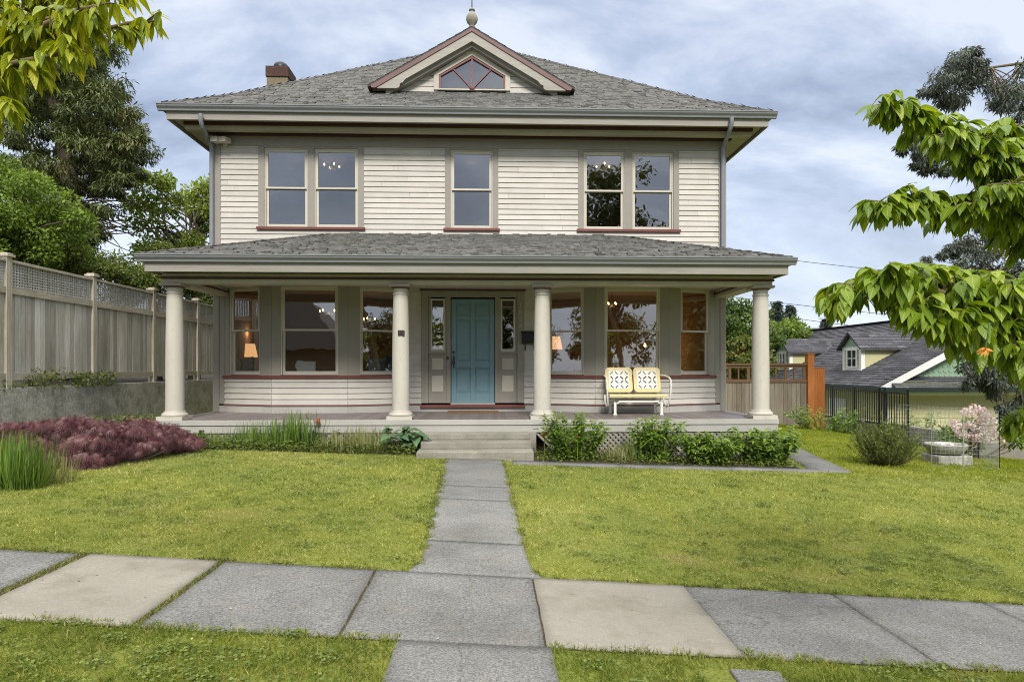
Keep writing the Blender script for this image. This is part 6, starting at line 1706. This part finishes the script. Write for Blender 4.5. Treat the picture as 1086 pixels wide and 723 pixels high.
def blades(px, py, n, h, rad, label, mat, name='iris_clump', cat='plant', w=.05, bend=.25, lean=.35, group=None, flowers=None):
    p = ground_pt(px, py); root = thing(name, label, cat, p, group)
    T = blade_template(w, bend)
    a = rng.uniform(0, 6.28, n); r_ = rad * np.sqrt(rng.random(n))
    P = np.stack([p.x + r_ * np.cos(a), p.y + r_ * np.sin(a) * .7, np.full(n, 0.0)], -1); P[:, 2] = gz(P[:, 0], P[:, 1]) - .01
    l = rng.uniform(.05, lean, n) * (0.5 + r_ / rad); aa = a + rng.normal(0, .5, n)
    A = norm(np.stack([np.cos(aa) * l, np.sin(aa) * l, np.ones(n)], -1)); N = norm(np.stack([np.cos(aa), np.sin(aa), np.full(n, .3)], -1))
    scatter('leaves', mat, root, T, P, A, N, h * rng.uniform(.55, 1.1, n), rng.random(n))
    return root, p
M['blade_g'] = leaf_mat('iris_blades', [(0, (0.06, 0.115, 0.02)), (.6, (0.13, 0.22, 0.035)), (1, (0.22, 0.31, 0.06))], .3, .45)
M['blade_dry'] = leaf_mat('dry_grass_blades', [(0, (0.11, 0.15, 0.04)), (.5, (0.24, 0.25, 0.09)), (1, (0.42, 0.38, 0.20))], .3, .6)
M['peony'] = leaf_mat('peony_leaves', [(0, (0.07, 0.14, 0.018)), (.5, (0.165, 0.265, 0.035)), (1, (0.30, 0.39, 0.08))], .3, .42, .35)
M['hosta'] = leaf_mat('big_blue_green_leaves', [(0, (0.06, 0.12, 0.06)), (1, (0.13, 0.21, 0.10))], .25, .45, veins=True)
M['poppy'] = leaf_mat('poppy_petals', [(0, (0.50, 0.12, 0.06)), (1, (0.62, 0.26, 0.17))], .35)
blades(14, 516, 560, .56, .30, 'clump of upright bright green iris blades at the left edge', M['blade_g'], w=.024, lean=.65)
blades(50, 510, 220, .36, .30, 'low grey green grassy weeds between the iris blades and the red maple', M['blade_dry'], 'weed_clump', w=.025, lean=.9)
for px, py, h, m_, lab in ((225, 474, .22, 'blade_g', 'low grassy tuft at the left end of the porch bed'), (262, 474, .34, 'blade_g', 'grassy iris tuft in the left bed, under the bay window'), (292, 475, .42, 'blade_g', 'taller iris tuft left of the poppy'), (318, 474, .52, 'blade_g', 'tallest dark iris clump beside the poppy in the left bed'), (356, 478, .30, 'blade_dry', 'pale dry grass tuft right of the poppy'), (382, 478, .36, 'blade_dry', 'straw coloured seed grass left of the big leaved plant'), (402, 479, .34, 'blade_dry', 'grey green grassy tuft touching the big leaved plant')):
    blades(px, py, 190, h * 1.15, .30, lab, M[m_], 'grass_clump', w=.035, bend=.35, lean=.7, group='grassy clumps in the left bed')
def ground_cover(x0, x1, y0, y1, n, label, size=.05, hmax=.16):
    x, y = rng.uniform(x0, x1, n), rng.uniform(y0, y1, n)
    P = np.stack([x, y, gz(x, y) + rng.random(n) ** 1.7 * hmax], -1)
    A = rdir(n) * [1, 1, .4] + [0, 0, .15]; N = rdir(n) * .6 + [0, -.2, 1]
    tag(scatter('ground_cover', M['lf_ivy'], None, T_DIA, P, A, N, size * rng.uniform(.5, 1.4, n), rng.random(n)), label, 'ground cover', kind='stuff')
ground_cover(-6.9, -1.15, 10.42, 11.25, 9000, 'mixed low green weeds covering the bed left of the steps')
ground_cover(.75, 5.0, 10.25, 11.25, 5000, 'low weeds and seedlings in the bed right of the steps', .045, .12)
ground_cover(-6.9, -5.6, 10.6, 12.6, 3500, 'weeds growing in the strip between the porch end and the concrete wall', .07, .35)
def leafy_stems(name, label, cat, px, py, n_stem, h, rad, n_leaf, size, mat, T=None, group=None, up=.0, top_only=.0):
    """shrubby perennial: leaning stems, each with leaves up its length"""
    p = ground_pt(px, py); root = thing(name, label, cat, p, group); T = T or leaf_template(.36, .12, .25, 4)
    mb = MB(); P, A, N = [], [], []
    for _ in range(n_stem):
        a = rng.uniform(0, 6.28); q = rad * math.sqrt(rng.random()); b_ = Vector((p.x + q * math.cos(a) * .7, p.y + q * math.sin(a) * .45, 0)); b_.z = float(gz(b_.x, b_.y)) - .01
        hh = h * rng.uniform(.55, 1.1); e = b_ + Vector((math.cos(a) * q * .8 + rng.normal(0, .05), math.sin(a) * q * .5 + rng.normal(0, .05), hh)); m_ = (b_ + e) / 2 + Vector((0, 0, .06 * hh))
        mb.tube([b_, m_, e], [.006, .005, .002], 5)
        for k in range(n_leaf):
            t = top_only + (1 - top_only) * rng.random() ** .7; o = b_ + (m_ - b_) * t * 2 if t < .5 else m_ + (e - m_) * (t - .5) * 2
            c = rng.uniform(0, 6.28); P.append(o); A.append((math.cos(c), math.sin(c), rng.uniform(-.35, .55) + up)); N.append((math.cos(c) * -.2 + rng.normal(0, .25), math.sin(c) * -.2 - .15, 1))
    n = len(P)
    scatter('leaves', mat, root, T, np.array(P), np.array(A), np.array(N), size * rng.uniform(.55, 1.3, n), np.clip(rng.normal(.5, .25, n), 0, 1), smooth=True)
    mb.build('stem', M['peony'], root)
    return root, p
def poppy(root, x, y, z, s, lab=None, closed=.6):
    n = 6; a = np.linspace(0, 5.2, n) + rng.random()
    A = np.stack([np.cos(a) * (1 - closed), np.sin(a) * (1 - closed), np.full(n, .8)], -1); N = np.stack([-np.cos(a), -np.sin(a), np.full(n, .5)], -1)
    scatter('flower', M['poppy'], root, leaf_template(.95, .12, -.2, 5), np.tile([x, y, z], (n, 1)), A, N, np.full(n, s), rng.random(n), smooth=True)
    mb = MB(); mb.tube([(x, y, float(gz(x, y))), (x + .01, y, (z + float(gz(x, y))) / 2), (x, y, z)], .006, 6); mb.build('stem', M['peony'], root)
r_, p = leafy_stems('poppy_plant', 'poppy with one salmon bloom standing among the iris blades', 'plant', 338, 474, 14, .34, .22, 16, .09, M['hosta'], leaf_template(.3, .15, .3, 4))
q = at(337, 447, p.y); poppy(r_, q.x, p.y, q.z - .04, .10)
r_, p = leafy_stems('hosta_plant', 'big leaved blue green plant at the left of the steps', 'plant', 426, 480, 16, .42, .26, 5, .22, M['hosta'], leaf_template(.62, .10, .35, 6), top_only=.3)
leafy_stems('weed_clump', 'broad leaved weeds at the left end of the porch bed near the maple', 'plant', 210, 470, 22, .26, .30, 9, .10, M['lf_ivy'])
r_, p = leafy_stems('peony_bush', 'upright bright green bush right of the steps with two faded poppies', 'shrub', 610, 487, 80, .72, .40, 34, .10, M['peony'], up=.15)
q = at(577, 461, p.y - .05); poppy(r_, q.x, p.y - .05, q.z - .04, .08); q = at(612, 463, p.y - .25); poppy(r_, q.x, p.y - .25, q.z - .02, .05, closed=.85)
leafy_stems('peony_bush', 'peony bush below the glider bench, second from the steps', 'shrub', 694, 489, 62, .68, .30, 30, .11, M['peony'])
leafy_stems('peony_bush', 'broad dense peony bush left of the end of the bed', 'shrub', 752, 492, 70, .50, .40, 28, .12, M['peony'])
leafy_stems('peony_bush', 'spreading peony bush at the right end of the bed, below the last column', 'shrub', 811, 492, 80, .58, .42, 28, .12, M['peony'])
blades(655, 489, 120, .30, .26, 'pale strappy leaved clump between the bushes under the lattice', M['blade_dry'], 'strap_clump', w=.07, bend=.5, lean=.8)
blades(672, 488, 60, .36, .18, 'yellow green upright clump left of the peony bush', M['blade_g'], 'strap_clump', w=.09, bend=.3, lean=.6)
blades(590, 486, 60, .25, .14, 'small strappy clump at the foot of the steps, right side', M['blade_g'], 'strap_clump', w=.05, bend=.4, lean=.8)
# yew-like bush on the right lawn
p = ground_pt(938, 493)
yb = thing('yew_bush', 'dark green upright feathery yew bush alone on the right lawn', 'shrub', p)
mb = MB(); P, A = [], []
for _ in range(230):
    a = rng.uniform(0, 6.28); q = rng.random() ** .7
    el = R(88 - 52 * q + rng.normal(0, 5)); L = (0.74 - 0.20 * q) * rng.uniform(.62, 1.12)
    h = Vector((math.cos(a), math.sin(a), 0)); b_ = Vector((p.x, p.y, p.z)) + h * q * .14
    e = b_ + h * L * math.cos(el) + Vector((0, 0, L * math.sin(el))); m0 = (b_ + e) / 2 + h * .05 * q - Vector((0, 0, .03 * q))
    mb.tube([b_, m0, e + Vector((0, 0, .05))], [.006, .004, .002], 4)
    m_ = 52; t = (.10 + .95 * rng.random(m_) ** .85)[:, None]
    B0, B1, B2 = np.array(b_), np.array(m0), np.array(e) + [0, 0, .05]
    P.append(B0 * (1 - t) ** 2 + 2 * B1 * t * (1 - t) + B2 * t ** 2); az = rng.uniform(0, 6.28, m_)
    A.append(norm(np.stack([np.cos(az), np.sin(az), np.full(m_, .35)], -1) + np.array((e - b_).normalized()) * .7))
P, A = np.concatenate(P), np.concatenate(A); n = len(P)
M['yew'] = leaf_mat('yew_needles', [(0, (0.05, 0.08, 0.015)), (.6, (0.12, 0.165, 0.03)), (1, (0.23, 0.27, 0.06))], .25)
scatter('foliage', M['yew'], yb, (T_NAR[0] * [1, 1.4, 1], T_NAR[1]), P, A, rdir(n), .05 * rng.uniform(.6, 1.3, n), rng.random(n)); mb.build('stem', M['bark2'], yb)
# rhododendron with pink-white trusses
p = at(1040, 480, 13.0); p.z = float(gz(p.x, 13.0))
rh = thing('rhododendron_bush', 'rhododendron bush full of pale pink blossom beside the yellow wall', 'shrub', p)
cs = [np.array(at(1040 + rng.uniform(-40, 45), 455 + rng.uniform(-8, 18), 13.0 + rng.uniform(-.3, .4))) for _ in range(26)]
P, D, rnd = soft_clumps(cs, [(.16, .16, .13)] * 26, 60); n = len(P)
scatter('foliage', M['peony'], rh, (T_DIA[0] * [1, .8, 1], T_DIA[1]), P, norm(D + rdir(n) * .4), norm(rdir(n) * .5 + [0, 0, 1]), .11 * rng.uniform(.6, 1.2, n), rnd)
spots = [(1026, 437), (1034, 433), (1042, 437), (1046, 442), (1012, 449), (1018, 455), (1028, 451), (1036, 455), (1044, 450), (1050, 455), (1040, 462), (1032, 463), (1056, 462), (1048, 466), (1022, 462), (1062, 455), (1014, 458), (1030, 470), (1064, 466), (1052, 447), (1040, 446)]
P, D = [], []
for x, y in spots:
    c = np.array(at(x, y, 12.75 + rng.uniform(-.15, .15))); d = rdir(70); P.append(c + d * rng.uniform(.06, .10)); D.append(d)
P, D = np.concatenate(P), np.concatenate(D); n = len(P)
M['bloom'] = leaf_mat('pink_white_petals', [(0, (0.62, 0.40, 0.55)), (.5, (0.72, 0.58, 0.66)), (1, (0.80, 0.74, 0.74))], .35, .6)
scatter('blossom', M['bloom'], rh, (T_DIA[0] * [1, 1.6, 1], T_DIA[1]), P, norm(rdir(n) + D * .4), D, .055 * rng.uniform(.7, 1.2, n), rng.random(n))
mb = MB()
for c in cs[::2]: limb(mb, p, c, .018, .005, .15, 4)
mb.build('stem', M['bark'], rh, smooth=True)
r_, q = leafy_stems('foxglove_plant', 'tall leafy plant with pale flower spikes by the end of the black railing', 'plant', 975, 468, 16, 1.0, .35, 22, .13, M['peony'])
leafy_stems('garden_shrub', 'low leafy shrub at the foot of the orange posts', 'shrub', 872, 457, 40, .70, .85, 22, .13, M['peony'])
blades(893, 459, 150, .55, .45, 'grassy weeds along the black railing right of the orange posts', M['blade_g'], 'weed_clump', w=.03, lean=.7)
leafy_stems('garden_shrub', 'leafy green plant at the right edge below the hanging branch', 'shrub', 1082, 480, 26, .5, .4, 22, .13, M['lf_bright'])
blades(1092, 486, 120, .5, .35, 'dark grassy tuft at the right edge of the side lawn', M['blade_g'], 'weed_clump', w=.03, lean=.7)
# weeds along the top of the retaining wall
def wall_weeds(y0, y1, n, h, label):
    y = rng.uniform(y0, y1, n); x = rng.uniform(-7.12, -6.98, n)
    P = np.stack([x, y, 1.29 + rng.random(n) ** 1.5 * h], -1); A = rdir(n) + [.5, 0, .1]; N = rdir(n) * .6 + [.3, 0, 1]
    tag(scatter('wall_weeds', M['lf_ivy'], None, T_DIA, P, A, N, .06 * rng.uniform(.5, 1.3, n), rng.random(n)), label, 'weeds', kind='stuff')
wall_weeds(10.35, 11.2, 260, .30, 'wispy weeds on top of the wall by the first fence post'); wall_weeds(11.4, 12.7, 620, .24, 'dense green weeds along the wall top below the middle fence panel'); wall_weeds(9.0, 10.3, 120, .15, 'sparse weeds on the wall top at the left edge')

# ------------------------------------------------------------------ across the street, mirrored in the windows
M['lf_street'] = leaf_mat('street_tree_leaves', [(0, (0.05, 0.06, 0.018)), (.5, (0.10, 0.11, 0.03)), (1, (0.18, 0.17, 0.05))], .3)
def street_tree(x, y, z, r, n, label):
    cs, rs = envelope(n, (x, y, z), r, .7, 1.5)
    tree('street_tree', label, 'tree', (x, y, -.6), (x, y, z), cs, rs, 150, .34, M['lf_street'], M['bark'], trunk_r=.35, group='trees across the street')
street_tree(7.6, -16, 10.5, (4.4, 3, 5.2), 60, 'tall full tree across the street, mirrored in the upper right windows')
street_tree(-7.0, -22, 5.2, (3.4, 3, 3.4), 40, 'broad dark tree across the street, mirrored in the left bay')
for k in range(11):
    if k in (3, 4): continue
    street_tree(-48 + 9.5 * k + random.uniform(-2, 2), -29 + random.uniform(-2, 2), 3.9 + random.uniform(-.3, .9), (5.6, 3, 4.4), 60, 'leafy tree in the row across the street, mirrored in the windows')
street_tree(17.5, 6.5, 4.2, (3.0, 3.0, 3.4), 40, 'rounded garden tree standing off to the right, mirrored in the last bay pane')
oh = thing('house_across', 'grey roofed bungalow across the street, mirrored in the wide left bay window', 'house', (-15, -24, 0))
mb = MB(); mb.box(-20, -11, -30, -22, -.5, 2.9); mb.build('wall', plain('brown_stucco', (0.16, 0.12, 0.08), 0.9), oh)
for x in (-18.6, -15.9, -13.2):
    mb = MB(); mb.box(x - .75, x + .75, -21.99, -21.9, .7, 2.1); mb.box(x - .62, x + .62, -21.9, -21.87, .82, 1.98); mb.build('window', M['n_white'], oh)
mb = MB(); a = [(-20.7, -21.3, 2.9), (-20.7, -30.7, 2.9), (-10.3, -30.7, 2.9), (-10.3, -21.3, 2.9)]
mb.face(a); mb.face([a[0], a[3], (-14, -26, 6.8), (-17, -26, 6.8)]); mb.face([a[2], a[1], (-17, -26, 6.8), (-14, -26, 6.8)]); mb.face([a[1], a[0], (-17, -26, 6.8)]); mb.face([a[3], a[2], (-14, -26, 6.8)]); mb.build('roof', plain('dark_roof', (0.045, 0.042, 0.04), 0.9, var=.3, scale=4), oh)
